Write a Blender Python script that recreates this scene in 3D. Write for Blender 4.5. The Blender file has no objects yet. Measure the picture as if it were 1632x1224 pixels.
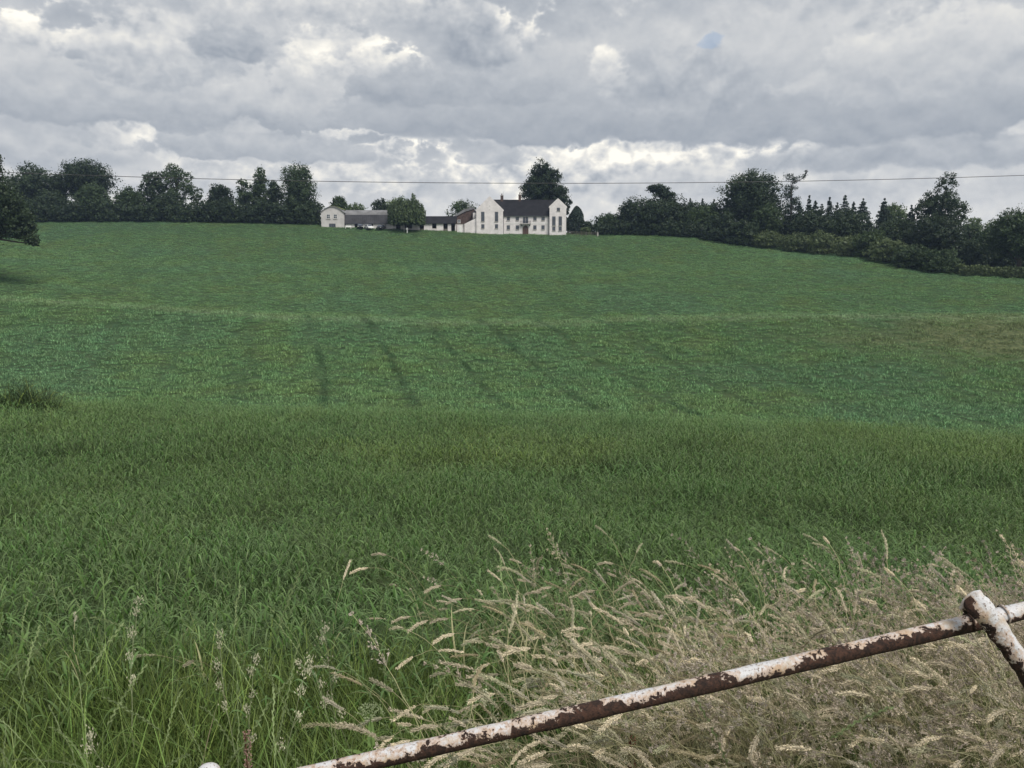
import bpy, bmesh, math, random
import numpy as np
from math import radians, sin, cos, tan, atan, pi, sqrt

# ------------------------------------------------------------------ camera
sc = bpy.context.scene
F_PX, PITCH = 1270.0, math.atan(182.0 / 1270.0)
EYE = (0.0, 0.0, 0.0)                      # eye is the origin; the lane lies 1.65 m below
cam_d = bpy.data.cameras.new('camera')
cam_d.sensor_width = 36.0
cam_d.lens = 36.0 * F_PX / 1632.0
cam_d.clip_start, cam_d.clip_end = 0.05, 6000.0
cam = bpy.data.objects.new('camera', cam_d)
cam.location = EYE
cam.rotation_euler = (pi / 2 - PITCH, 0, 0)
sc.collection.objects.link(cam)
sc.camera = cam

# ------------------------------------------------------------------ world: cloudy sky
SUN_EL, SUN_AZ = 52.0, 140.0               # degrees, azimuth clockwise from +Y
world = bpy.data.worlds.new('World')
sc.world = world
world.use_nodes = True
wt = world.node_tree
wt.nodes.clear()

def wn(kind, **kw):
    n = wt.nodes.new(kind)
    for k, v in kw.items():
        setattr(n, k, v)
    return n

def wset(sock, v):
    if isinstance(v, bpy.types.NodeSocket):
        wt.links.new(v, sock)
    else:
        sock.default_value = v

def wm(op, a, b=0.0, c=0.0, clamp=False):
    n = wn('ShaderNodeMath', operation=op, use_clamp=clamp)
    wset(n.inputs[0], a); wset(n.inputs[1], b); wset(n.inputs[2], c)
    return n.outputs[0]

def wss(x, lo, hi):                        # smoothstep
    n = wn('ShaderNodeMapRange', interpolation_type='SMOOTHSTEP')
    wset(n.inputs['Value'], x); wset(n.inputs['From Min'], lo); wset(n.inputs['From Max'], hi)
    return n.outputs['Result']

def wvec(x, y, z=0.0):
    n = wn('ShaderNodeCombineXYZ')
    wset(n.inputs[0], x); wset(n.inputs[1], y); wset(n.inputs[2], z)
    return n.outputs[0]

def wnoise(vec, scale, detail=4.0, rough=0.55, lac=2.0, dist=0.0):
    n = wn('ShaderNodeTexNoise', noise_dimensions='2D')
    wset(n.inputs['Vector'], vec); wset(n.inputs['Scale'], scale); wset(n.inputs['Detail'], detail)
    wset(n.inputs['Roughness'], rough); wset(n.inputs['Lacunarity'], lac); wset(n.inputs['Distortion'], dist)
    return n.outputs['Fac']

def wmix(f, a, b):                         # scalar mix
    n = wn('ShaderNodeMix', data_type='FLOAT')
    wset(n.inputs[0], f); wset(n.inputs[2], a); wset(n.inputs[3], b)
    return n.outputs[0]

tc = wn('ShaderNodeTexCoord')
sep = wn('ShaderNodeSeparateXYZ')
wt.links.new(tc.outputs['Generated'], sep.inputs[0])
DX, DY, DZ = sep.outputs
EL = wm('MULTIPLY', wm('ARCSINE', DZ), 180 / pi)
AZ = wm('MULTIPLY', wm('ARCTAN2', DX, DY), 180 / pi)

# shared heaped relief of the clouds, sampled twice (here, and a little higher) so that the puffs are lit from above
def relief(de):
    v = wvec(wm('ADD', AZ, 40.0), wm('MULTIPLY', wm('ADD', EL, de), 1.35))
    n = wnoise(v, 0.21, 3.4, 0.52, 2.3)
    return wm('ABSOLUTE', wm('SUBTRACT', wm('MULTIPLY', n, 2.0), 1.0))       # billows
bila, bilb = relief(0.0), relief(0.8)
emb = wm('MULTIPLY', wm('SUBTRACT', bilb, bila), 0.8)      # >0 on the upper sides of puffs
det = wnoise(wvec(wm('ADD', AZ, 71.0), wm('MULTIPLY', EL, 1.5)), 0.50, 6.0, 0.60, 2.1)
big = wnoise(wvec(wm('ADD', AZ, 7.0), wm('MULTIPLY', EL, 1.5)), 0.16, 1.0, 0.5)
fine = wm('ADD', wm('ADD', wm('MULTIPLY', wm('SUBTRACT', big, 0.5), 0.95), wm('MULTIPLY', wm('SUBTRACT', 0.22, bila), 0.9)),
          wm('MULTIPLY', wm('SUBTRACT', det, 0.5), 0.85))     # heaped outline
rough = wm('SUBTRACT', det, 0.5)

# general tone: layered grey stratocumulus all round, a little lighter aloft
wide = wnoise(wvec(wm('ADD', AZ, 13.0), wm('MULTIPLY', EL, 2.6)), 0.055, 3.0, 0.5)
b = wm('ADD', 0.52, wm('MULTIPLY', wm('SUBTRACT', wide, 0.5), 0.55))
b = wm('ADD', b, wm('MULTIPLY', emb, 0.35))
b = wm('ADD', b, wm('MULTIPLY', rough, 0.10))
b = wm('ADD', b, wm('MULTIPLY', wss(EL, 10.0, 2.0), 0.16))       # paler through the thick air low down

def sky_dir(px, py):
    cx, cy = (px - 816) / F_PX, (612 - py) / F_PX
    f = (cx, cos(PITCH) + cy * sin(PITCH), -sin(PITCH) + cy * cos(PITCH))
    l = sqrt(sum(q * q for q in f))
    return math.degrees(math.atan2(f[0], f[1])), math.degrees(math.asin(f[2] / l))

def cloud(b_in, px, base, hw, top, v_base, v_top, soft=0.25, wob=2.2, op=0.9, ek=0.5, under=2.2):
    """one cloud: centre column, underside and top row as seen, flat underside, heaped outline"""
    az, elb = sky_dir(px, base)
    _, elt = sky_dir(px, top)
    hh = (elt - elb) / (1 + 1 / under)
    elc = elb + hh / under
    hwd = hw / F_PX * 57.3 * cos(radians(az)) ** 1.5
    u = wm('DIVIDE', wm('SUBTRACT', AZ, az), hwd)
    v = wm('DIVIDE', wm('SUBTRACT', EL, elc), hh)
    vb = wm('MAXIMUM', wm('MULTIPLY', v, -under), v)
    r = wm('SQRT', wm('MULTIPLY_ADD', u, u, wm('MULTIPLY', vb, vb)))
    r = wm('SUBTRACT', r, wm('MULTIPLY', fine, wob / max(1.0, hh) ** 0.8))
    m = wm('MULTIPLY', wss(r, 1.0 + soft, 1.0 - soft), op)
    val = wm('MULTIPLY_ADD', wss(v, -0.7, 0.9), v_top - v_base, v_base)
    val = wm('MULTIPLY_ADD', emb, ek * 0.7, val)
    if v_top > 0.7:
        val = wm('MULTIPLY_ADD', rough, 0.6, val)
    return wmix(m, b_in, val)

CLOUDS = [
    # px, underside row, half width, top row, tone below, tone above, edge softness, outline wobble, opacity, relief, underside flatness
    # far, low and sunlit
    (215, 262, 110, 176, 0.66, 0.98, 0.30, 2.4, 0.95, 1.5, 1.0),
    (545, 232, 62, 184, 0.72, 1.00, 0.25, 2.2, 0.95, 1.2, 1.0),
    (615, 254, 70, 220, 0.70, 0.95, 0.25, 2.2, 0.95, 1.2, 1.0),
    (900, 306, 210, 200, 0.66, 1.00, 0.30, 2.6, 0.95, 1.9, 1.0),
    (1130, 298, 200, 200, 0.66, 1.02, 0.30, 2.6, 0.95, 1.9, 1.0),
    (600, 316, 300, 266, 0.54, 0.74, 0.5, 2.4, 0.85, 1.5, 1.0),
    (230, 322, 230, 272, 0.50, 0.66, 0.5, 2.4, 0.85, 1.2, 1.0),
    (1475, 307, 50, 270, 0.56, 0.95, 0.35, 2.4, 0.85, 1.2, 1.0),
    (1300, 322, 220, 268, 0.44, 0.60, 0.5, 2.0, 0.85, 0.8, 1.0),
    # low grey ranks
    (50, 272, 190, 176, 0.40, 0.50, 0.25, 1.8, 0.9, 0.5),
    (430, 254, 200, 208, 0.33, 0.46, 0.18, 2.0, 0.92, 0.5),
    (775, 264, 50, 216, 0.38, 0.46, 0.2, 1.8, 0.9, 0.4),
    (1470, 270, 210, 204, 0.32, 0.42, 0.25, 1.8, 0.9, 0.5),
    # big grey bodies with flat bases
    (170, 198, 330, 60, 0.30, 0.64, 0.12, 2.6, 0.93, 0.45),
    (480, 208, 260, 96, 0.30, 0.68, 0.10, 2.8, 0.93, 0.55),
    (590, 140, 95, 64, 0.60, 0.98, 0.30, 2.8, 0.95, 1.0, 1.0),
    (1400, 224, 540, 10, 0.20, 0.60, 0.12, 2.6, 0.95, 0.34, 3.0),
    (920, 228, 340, 66, 0.22, 0.52, 0.12, 2.6, 0.95, 0.34, 3.0),
    (1085, 196, 110, 80, 0.28, 0.46, 0.14, 2.2, 0.85, 0.7),
    (1500, 150, 220, 16, 0.40, 0.70, 0.10, 2.6, 0.85, 0.5),
    (960, 150, 13, 80, 0.56, 0.84, 0.80, 5.0, 0.7, 0.8, 1.0),
    # upper left, paler and warmer
    (80, 86, 180, 20, 0.58, 0.94, 0.35, 2.8, 0.9, 1.0, 1.0),
    (255, 132, 140, 24, 0.40, 0.66, 0.16, 2.8, 0.85, 0.9),
    (800, 76, 66, 16, 0.62, 0.94, 0.35, 2.8, 0.9, 0.8, 1.0),
    (470, 44, 300, -30, 0.52, 0.76, 0.4, 2.4, 0.7, 0.8, 1.0),
    # dark scud in front
    (382, 98, 44, 40, 0.20, 0.36, 0.34, 2.6, 0.85, 0.9),
    (745, 116, 60, 14, 0.18, 0.38, 0.32, 3.0, 0.86, 1.0),
    (118, 96, 22, 76, 0.30, 0.36, 0.30, 1.6, 0.9, 0.3),
    (740, 170, 150, 112, 0.28, 0.40, 0.20, 2.0, 0.85, 0.5),
]
for c in CLOUDS:
    b = cloud(b, *c)

ramp = wn('ShaderNodeValToRGB')
cr = ramp.color_ramp
cr.interpolation = 'LINEAR'
stops = [(0.0, (0.225, 0.258, 0.308)), (0.25, (0.318, 0.350, 0.398)), (0.45, (0.432, 0.457, 0.492)),
         (0.65, (0.575, 0.585, 0.595)), (0.85, (0.775, 0.758, 0.712)), (1.0, (0.960, 0.925, 0.835))]
while len(cr.elements) < len(stops):
    cr.elements.new(0.5)
for e, (p, c) in zip(cr.elements, stops):
    e.position = p; e.color = (*c, 1)
wt.links.new(b, ramp.inputs[0])

sky = wn('ShaderNodeTexSky', sky_type='NISHITA')
sky.sun_disc = False
sky.sun_elevation = radians(SUN_EL)
sky.sun_rotation = radians(SUN_AZ)
sky.altitude = 60.0
bg_sky = wn('ShaderNodeBackground'); bg_sky.inputs['Strength'].default_value = 0.12
wt.links.new(sky.outputs[0], bg_sky.inputs['Color'])
bg_cl = wn('ShaderNodeBackground'); bg_cl.inputs['Strength'].default_value = 1.0
wt.links.new(ramp.outputs[0], bg_cl.inputs['Color'])
# one small blue hole between the clouds
haz, hel = sky_dir(1133, 62)
hu = wm('DIVIDE', wm('SUBTRACT', AZ, haz), 0.85)
hv = wm('DIVIDE', wm('SUBTRACT', EL, hel), 0.32)
hr = wm('SUBTRACT', wm('SQRT', wm('MULTIPLY_ADD', hu, hu, wm('MULTIPLY', hv, hv))), wm('MULTIPLY', fine, 4.5))
hole = wm('MULTIPLY', wss(hr, 1.2, 0.2), 0.42)
mixw = wn('ShaderNodeMixShader')
wt.links.new(hole, mixw.inputs[0])
wt.links.new(bg_cl.outputs[0], mixw.inputs[1]); wt.links.new(bg_sky.outputs[0], mixw.inputs[2])
out = wn('ShaderNodeOutputWorld')
wt.links.new(mixw.outputs[0], out.inputs['Surface'])
world.cycles.sampling_method = 'NONE'

# ------------------------------------------------------------------ sun through cloud
sun_d = bpy.data.lights.new('sun', 'SUN')
sun_d.energy = 3.1
sun_d.angle = radians(26.0)
sun_d.color = (1.0, 0.95, 0.88)
sun = bpy.data.objects.new('sun', sun_d)
sc.collection.objects.link(sun)
sun.rotation_euler = (radians(90 - SUN_EL), 0, radians(180 - SUN_AZ))   # shines from azimuth SUN_AZ

sc.view_settings.view_transform = 'Standard'
sc.view_settings.look = 'None'
sc.view_settings.gamma = 1.0
sc.view_settings.exposure = 0.2
sc.view_settings.use_curve_mapping = False
sc.cycles.max_bounces = 4
sc.cycles.diffuse_bounces = 2
sc.cycles.transparent_max_bounces = 6

# ================================================================== helpers
RNG = np.random.default_rng(7)
C = sc.collection

def ray_z(y, row):                         # height of the point seen at image row `row`, y metres out
    return -y * tan(PITCH + atan((row - 612.0) / F_PX))
def depth_of(y, z):
    return y * cos(PITCH) - z * sin(PITCH)
def at(px, row, y):                        # survey helper: bearing + elevation + distance -> point
    z = ray_z(y, row)
    return np.array([(px - 816.0) / F_PX * depth_of(y, z), y, z])

def tag(o, label=None, cat=None, group=None, kind=None):
    if label: o['label'] = label
    if cat: o['category'] = cat
    if group: o['group'] = group
    if kind: o['kind'] = kind
    return o

def empty(name, loc, rz=0.0, **kw):
    o = bpy.data.objects.new(name, None)
    o.empty_display_size = 0.3
    o.location = loc; o.rotation_euler = (0, 0, rz)
    C.objects.link(o)
    return tag(o, **kw)

def mk(name, verts, faces, mat, parent=None, smooth=False, tint=None, loc=None, **kw):
    me = bpy.data.meshes.new(name)
    verts = np.asarray(verts, dtype=np.float32)
    if isinstance(faces, np.ndarray) and faces.ndim == 2:
        n, k = faces.shape
        me.vertices.add(len(verts)); me.vertices.foreach_set('co', verts.ravel())
        me.loops.add(n * k); me.loops.foreach_set('vertex_index', faces.astype(np.int32).ravel())
        me.polygons.add(n); me.polygons.foreach_set('loop_start', np.arange(0, n * k, k, dtype=np.int32))
        me.update(calc_edges=True)
    else:
        me.from_pydata(verts.tolist(), [], [list(map(int, f)) for f in faces])
        me.update()
    if smooth:
        me.polygons.foreach_set('use_smooth', np.ones(len(me.polygons), dtype=bool))
    if tint is not None:
        tint = np.asarray(tint, dtype=np.float32)
        if tint.ndim == 1:
            a = me.attributes.new('tint', 'FLOAT', 'POINT'); a.data.foreach_set('value', tint)
        else:
            a = me.attributes.new('tint', 'FLOAT_COLOR', 'POINT'); a.data.foreach_set('color', np.c_[tint, np.ones(len(tint))].astype(np.float32).ravel())
    if mat is not None:
        me.materials.append(mat)
    if name is None or name.startswith('_'):
        return me
    o = bpy.data.objects.new(name, me)
    C.objects.link(o)
    if parent is not None: o.parent = parent
    if loc is not None: o.location = loc
    return tag(o, **kw)

class MB:                                   # collects simple solids
    def __init__(s): s.v = []; s.f = []
    def add(s, v, f):
        n = len(s.v); s.v += [tuple(map(float, p)) for p in v]; s.f += [[i + n for i in q] for q in f]; return s
    def box(s, x0, x1, y0, y1, z0, z1):
        return s.add([(x0,y0,z0),(x1,y0,z0),(x1,y1,z0),(x0,y1,z0),(x0,y0,z1),(x1,y0,z1),(x1,y1,z1),(x0,y1,z1)],
                     [(0,3,2,1),(4,5,6,7),(0,1,5,4),(1,2,6,5),(2,3,7,6),(3,0,4,7)])
    def prism(s, poly, y0, y1):             # polygon in x,z (counter-clockwise seen from -y) pushed back in y
        n = len(poly)
        v = [(x, y0, z) for x, z in poly] + [(x, y1, z) for x, z in poly]
        return s.add(v, [list(range(n)), list(range(2*n-1, n-1, -1))] + [(i, i+n, (i+1)%n+n, (i+1)%n) for i in range(n)])
    def prismx(s, poly, x0, x1):            # polygon in y,z pushed along x
        n = len(poly)
        v = [(x0, y, z) for y, z in poly] + [(x1, y, z) for y, z in poly]
        return s.add(v, [list(range(n-1, -1, -1)), list(range(n, 2*n))] + [((i+1)%n, (i+1)%n+n, i+n, i) for i in range(n)])
    def tube(s, pts, rad, k=6, cap=True):
        v, f = tube(pts, rad, k, cap); return s.add(v, f)
    def build(s, name, mat, parent=None, **kw): return mk(name, s.v, s.f, mat, parent, **kw)

def tube(pts, rad, k=6, cap=True):
    pts = [np.array(p, float) for p in pts]
    if np.isscalar(rad): rad = [rad] * len(pts)
    V, Fc = [], []
    ref = None
    for i, p in enumerate(pts):
        d = pts[min(i+1, len(pts)-1)] - pts[max(i-1, 0)]
        d /= (np.linalg.norm(d) + 1e-9)
        if ref is None:
            ref = np.cross(d, (0, 0, 1.0)) if abs(d[2]) < 0.9 else np.cross(d, (0, 1.0, 0))
        u = ref - d * np.dot(ref, d); u /= (np.linalg.norm(u) + 1e-9); w = np.cross(d, u); ref = u
        for j in range(k):
            a = 2 * pi * j / k
            V.append(p + rad[i] * (cos(a) * u + sin(a) * w))
        if i:
            b0 = (i - 1) * k
            for j in range(k):
                Fc.append((b0 + j, b0 + (j+1) % k, b0 + k + (j+1) % k, b0 + k + j))
    if cap:
        Fc.append(tuple(range(k-1, -1, -1))); Fc.append(tuple(range(len(V)-k, len(V))))
    return V, Fc

# 2-D value noise on arrays, for laying things out unevenly
_perm = np.random.default_rng(11).random((256, 256))
def vnoise(x, y, s, octv=3):
    x = np.asarray(x, float) / s + 500.0; y = np.asarray(y, float) / s + 500.0
    out, amp, tot = 0.0, 1.0, 0.0
    for _ in range(octv):
        xi, yi = np.floor(x).astype(int), np.floor(y).astype(int)
        fx, fy = x - xi, y - yi
        fx, fy = fx*fx*(3-2*fx), fy*fy*(3-2*fy)
        g = lambda a, b: _perm[a % 256, b % 256]
        out = out + amp * ((g(xi,yi)*(1-fx)+g(xi+1,yi)*fx)*(1-fy) + (g(xi,yi+1)*(1-fx)+g(xi+1,yi+1)*fx)*fy)
        tot += amp; amp *= 0.5; x = x * 2.03 + 17.1; y = y * 2.03 + 5.3
    return out / tot

# ================================================================== materials
def new_mat(name):
    m = bpy.data.materials.new(name); m.use_nodes = True
    nt = m.node_tree
    return m, nt, nt.nodes['Principled BSDF']

class NT:                                   # terse node building
    def __init__(s, nt): s.t = nt
    def n(s, kind, **kw):
        x = s.t.nodes.new(kind)
        for k, v in kw.items(): setattr(x, k, v)
        return x
    def set(s, sock, v):
        if isinstance(v, bpy.types.NodeSocket): s.t.links.new(v, sock)
        else: sock.default_value = v
    def math(s, op, a, b=0.0, c=0.0, clamp=False):
        x = s.n('ShaderNodeMath', operation=op, use_clamp=clamp)
        s.set(x.inputs[0], a); s.set(x.inputs[1], b); s.set(x.inputs[2], c); return x.outputs[0]
    def ss(s, x, lo, hi, a=0.0, b=1.0):
        q = s.n('ShaderNodeMapRange', interpolation_type='SMOOTHSTEP')
        for k, v in zip(('Value', 'From Min', 'From Max', 'To Min', 'To Max'), (x, lo, hi, a, b)): s.set(q.inputs[k], v)
        return q.outputs['Result']
    def noise(s, vec, scale, detail=3.0, rough=0.55, dist=0.0):
        x = s.n('ShaderNodeTexNoise')
        if vec is not None: s.set(x.inputs['Vector'], vec)
        for k, v in (('Scale', scale), ('Detail', detail), ('Roughness', rough), ('Distortion', dist)): s.set(x.inputs[k], v)
        return x.outputs['Fac']
    def mix(s, f, a, b, blend='MIX'):
        x = s.n('ShaderNodeMix', data_type='RGBA', blend_type=blend)
        s.set(x.inputs[0], f)
        for i, v in ((6, a), (7, b)): s.set(x.inputs[i], (*v, 1) if isinstance(v, tuple) and len(v) == 3 else v)
        return x.outputs[2]
    def scalev(s, vec, sc3):
        x = s.n('ShaderNodeVectorMath', operation='MULTIPLY'); s.set(x.inputs[0], vec); x.inputs[1].default_value = sc3
        return x.outputs[0]
    def pos(s): return s.n('ShaderNodeNewGeometry').outputs['Position']
    def obj(s): return s.n('ShaderNodeTexCoord').outputs['Object']
    def rand(s): return s.n('ShaderNodeObjectInfo').outputs['Random']
    def attr(s, name, o='Fac'): return s.n('ShaderNodeAttribute', attribute_name=name).outputs[o]
    def bump(s, h, strength, dist, bsdf):
        x = s.n('ShaderNodeBump'); s.set(x.inputs['Height'], h); x.inputs['Strength'].default_value = strength; x.inputs['Distance'].default_value = dist
        s.t.links.new(x.outputs[0], bsdf.inputs['Normal'])
    def leafy(s, bsdf, col, trans):         # some light passes through the blade
        tr = s.n('ShaderNodeBsdfTranslucent'); s.set(tr.inputs['Color'], col)
        mx = s.n('ShaderNodeMixShader'); mx.inputs[0].default_value = trans
        s.t.links.new(bsdf.outputs[0], mx.inputs[1]); s.t.links.new(tr.outputs[0], mx.inputs[2])
        s.t.links.new(mx.outputs[0], s.t.nodes['Material Output'].inputs['Surface'])

def plain(name, col, rough=0.8, var=0.15, scale=2.0, bump=0.0, bscale=20.0, spec=0.3, metal=0.0):
    m, nt, b = new_mat(name); q = NT(nt)
    p = q.obj()
    n = q.noise(p, scale, 4.0, 0.6)
    lo = tuple(c * (1 - var) for c in col); hi = tuple(min(1, c * (1 + var)) for c in col)
    q.set(b.inputs['Base Color'], q.mix(q.ss(n, 0.3, 0.7), lo, hi))
    b.inputs['Roughness'].default_value = rough
    b.inputs['Specular IOR Level'].default_value = spec
    b.inputs['Metallic'].default_value = metal
    if bump: q.bump(q.noise(p, bscale, 3.0), bump, 0.02, b)
    return m

def leaf_mat(name, dark, light, trans=0.25, rough=0.55):
    m, nt, b = new_mat(name); q = NT(nt)
    t = q.attr('tint')
    r = q.rand()
    col = q.mix(q.math('ADD', q.math('MULTIPLY', t, 0.75), q.math('MULTIPLY', r, 0.25)), dark, light)
    q.set(b.inputs['Base Color'], col)
    b.inputs['Roughness'].default_value = rough
    b.inputs['Specular IOR Level'].default_value = 0.25
    q.leafy(b, col, trans)
    return m

M = {}
M['leaf_dark'] = leaf_mat('leaf_dark', (0.014, 0.026, 0.014), (0.056, 0.086, 0.036))
M['leaf_mid'] = leaf_mat('leaf_mid', (0.024, 0.044, 0.019), (0.082, 0.122, 0.046))
M['leaf_pale'] = leaf_mat('leaf_pale', (0.060, 0.095, 0.040), (0.160, 0.210, 0.085))
M['leaf_willow'] = leaf_mat('leaf_willow', (0.045, 0.074, 0.034), (0.115, 0.156, 0.068))
M['leaf_hedge'] = leaf_mat('leaf_hedge', (0.052, 0.080, 0.034), (0.155, 0.195, 0.080))
M['needle'] = leaf_mat('needle', (0.014, 0.028, 0.020), (0.045, 0.070, 0.045), 0.1)
M['bark'] = plain('bark', (0.055, 0.045, 0.036), 0.95, 0.35, 1.5, 0.6, 6.0)
M['deadwood'] = plain('deadwood', (0.075, 0.065, 0.058), 0.95, 0.3, 2.0)
M['white_wall'] = plain('white_wall', (0.66, 0.625, 0.62), 0.85, 0.11, 0.7, 0.15, 8.0)
M['grey_wall'] = plain('grey_wall', (0.50, 0.48, 0.47), 0.9, 0.12, 0.6, 0.15, 6.0)
M['brick'] = plain('brick', (0.085, 0.058, 0.050), 0.9, 0.3, 1.5, 0.3, 9.0)
M['slate'] = plain('slate', (0.015, 0.015, 0.018), 0.75, 0.35, 0.8, 0.4, 5.0, 0.2)
M['barn_roof'] = plain('barn_roof', (0.17, 0.17, 0.175), 0.75, 0.25, 0.5, 0.4, 3.0)
M['barn_roof_shaded'] = plain('barn_roof_shaded', (0.050, 0.050, 0.056), 0.7, 0.3, 0.6, 0.4, 4.0)  # steep barn slopes: shade below the lit top put into the colour
M['moss'] = plain('moss', (0.16, 0.19, 0.07), 0.95, 0.3, 2.0)
M['glass'] = plain('glass', (0.060, 0.072, 0.090), 0.15, 0.2, 1.0, spec=0.6)
M['dark_frame'] = plain('dark_frame', (0.05, 0.055, 0.065), 0.5)
M['white_paint'] = plain('white_paint', (0.72, 0.72, 0.70), 0.5, 0.08)
M['stone'] = plain('stone', (0.42, 0.40, 0.37), 0.9, 0.15, 1.0)
M['door_wood'] = plain('door_wood', (0.085, 0.050, 0.040), 0.6, 0.25, 4.0)
M['iron'] = plain('iron', (0.02, 0.022, 0.028), 0.45, 0.1)
M['old_wood'] = plain('old_wood', (0.13, 0.12, 0.10), 0.9, 0.3, 3.0)
M['car_white'] = plain('car_white', (0.75, 0.75, 0.76), 0.25, 0.02, spec=0.5)
M['car_dark'] = plain('car_dark', (0.022, 0.024, 0.03), 0.25, 0.05, spec=0.5)
M['tyre'] = plain('tyre', (0.015, 0.015, 0.015), 0.9)
M['alloy'] = plain('alloy', (0.4, 0.4, 0.42), 0.35, 0.05, metal=0.8)
M['lamp_glass'] = plain('lamp_glass', (0.6, 0.6, 0.58), 0.15, 0.05, spec=0.6)
M['cable'] = plain('cable', (0.07, 0.07, 0.075), 0.6)

# crop and meadow: colour drifts with the place in the field (patches of yellower, bluer and bare ground)
def field_tone(q, green, olive, blue):
    p = q.pos()
    patch = q.noise(p, 0.11, 3.0, 0.55)
    patch2 = q.noise(p, 0.035, 2.0, 0.5)
    c = q.mix(q.ss(patch, 0.46, 0.62), green, olive)
    c = q.mix(q.ss(patch2, 0.50, 0.64), c, blue)
    # thin rusty patch on the shoulder at the right
    s = q.n('ShaderNodeSeparateXYZ'); q.set(s.inputs[0], p)
    dx = q.math('DIVIDE', q.math('SUBTRACT', s.outputs[0], 76.0), 34.0)
    dy = q.math('DIVIDE', q.math('SUBTRACT', s.outputs[1], 107.0), 14.0)
    rr = q.math('ADD', q.math('SQRT', q.math('ADD', q.math('MULTIPLY', dx, dx), q.math('MULTIPLY', dy, dy))), q.math('MULTIPLY', q.math('SUBTRACT', patch, 0.5), 1.6))
    c = q.mix(q.ss(rr, 1.30, 0.25, 0.0, 0.62), c, (0.165, 0.165, 0.080))
    # paler strip of grass along the crest of the second rise
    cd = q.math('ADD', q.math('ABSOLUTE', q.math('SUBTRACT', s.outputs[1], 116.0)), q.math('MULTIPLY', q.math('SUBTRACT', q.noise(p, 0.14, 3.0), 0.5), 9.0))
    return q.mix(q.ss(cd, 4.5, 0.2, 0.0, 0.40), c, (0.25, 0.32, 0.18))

def grass_mat(name, green, olive, blue, trans=0.18, rough=0.38, spec=0.12, tipcol=None, tipk=0.3, valvar=0.0, thin=None, tracks=False):
    m, nt, b = new_mat(name); q = NT(nt)
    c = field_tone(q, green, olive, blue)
    s = q.n('ShaderNodeSeparateXYZ'); q.set(s.inputs[0], q.pos())
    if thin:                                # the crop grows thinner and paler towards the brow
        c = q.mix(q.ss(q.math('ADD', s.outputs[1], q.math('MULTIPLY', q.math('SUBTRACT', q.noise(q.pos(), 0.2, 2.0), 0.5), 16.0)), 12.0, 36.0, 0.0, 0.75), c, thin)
    if tracks:                              # wheel tracks: crushed growth, with the shade in them mixed into its colour
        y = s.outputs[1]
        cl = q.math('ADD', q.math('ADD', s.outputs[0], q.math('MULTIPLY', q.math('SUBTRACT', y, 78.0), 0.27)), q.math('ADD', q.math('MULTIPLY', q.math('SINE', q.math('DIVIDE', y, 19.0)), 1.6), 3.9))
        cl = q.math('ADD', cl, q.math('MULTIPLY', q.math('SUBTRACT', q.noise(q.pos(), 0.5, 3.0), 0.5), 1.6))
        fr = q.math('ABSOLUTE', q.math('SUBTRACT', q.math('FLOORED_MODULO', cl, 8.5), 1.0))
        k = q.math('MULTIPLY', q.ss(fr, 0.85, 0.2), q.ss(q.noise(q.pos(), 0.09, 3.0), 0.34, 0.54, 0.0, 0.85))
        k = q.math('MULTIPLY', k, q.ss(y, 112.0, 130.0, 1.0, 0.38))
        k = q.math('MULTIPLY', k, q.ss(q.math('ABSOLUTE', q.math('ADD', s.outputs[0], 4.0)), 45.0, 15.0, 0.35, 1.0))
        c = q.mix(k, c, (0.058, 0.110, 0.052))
    t = q.attr('tint', 'Color')
    sp = q.n('ShaderNodeSeparateColor'); q.set(sp.inputs[0], t)
    if tipcol: c = q.mix(q.math('MULTIPLY', sp.outputs[1], tipk), c, tipcol)
    hv = q.n('ShaderNodeHueSaturation')
    q.set(hv.inputs['Value'], q.math('ADD', 0.60, q.math('MULTIPLY', q.math('POWER', sp.outputs[0], 2.4), 1.55)))
    if valvar:
        q.set(hv.inputs['Value'], q.math('MULTIPLY', hv.inputs['Value'].links[0].from_socket, q.math('ADD', 1.0 - valvar * 0.55, q.math('MULTIPLY', q.rand(), valvar))))
    q.set(hv.inputs['Hue'], q.math('ADD', 0.485, q.math('MULTIPLY', q.rand(), 0.03)))
    q.set(hv.inputs['Color'], c)
    col = hv.outputs[0]
    q.set(b.inputs['Base Color'], col)
    b.inputs['Roughness'].default_value = rough
    b.inputs['Specular IOR Level'].default_value = spec
    q.leafy(b, col, trans)
    return m
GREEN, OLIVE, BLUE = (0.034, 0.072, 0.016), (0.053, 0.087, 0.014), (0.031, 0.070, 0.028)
M['crop'] = grass_mat('crop', GREEN, OLIVE, BLUE, tipcol=(0.165, 0.215, 0.105), tipk=0.5, thin=(0.074, 0.146, 0.054))  # paler tips, with the leaf glints put into their colour
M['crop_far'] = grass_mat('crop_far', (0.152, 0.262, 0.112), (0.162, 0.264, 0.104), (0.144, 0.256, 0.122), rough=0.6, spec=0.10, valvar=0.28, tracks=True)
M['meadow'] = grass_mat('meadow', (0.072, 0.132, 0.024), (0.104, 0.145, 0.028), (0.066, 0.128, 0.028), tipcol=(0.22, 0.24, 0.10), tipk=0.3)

def tinted(name, trans=0.2, rough=0.7, spec=0.25):
    m, nt, b = new_mat(name); q = NT(nt)
    hv = q.n('ShaderNodeHueSaturation')
    q.set(hv.inputs['Value'], q.math('ADD', 0.75, q.math('MULTIPLY', q.rand(), 0.5)))
    q.set(hv.inputs['Color'], q.attr('tint', 'Color'))
    q.set(b.inputs['Base Color'], hv.outputs[0])
    b.inputs['Roughness'].default_value = rough; b.inputs['Specular IOR Level'].default_value = spec
    q.leafy(b, hv.outputs[0], trans)
    return m
M['herb'] = tinted('herb')

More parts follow.
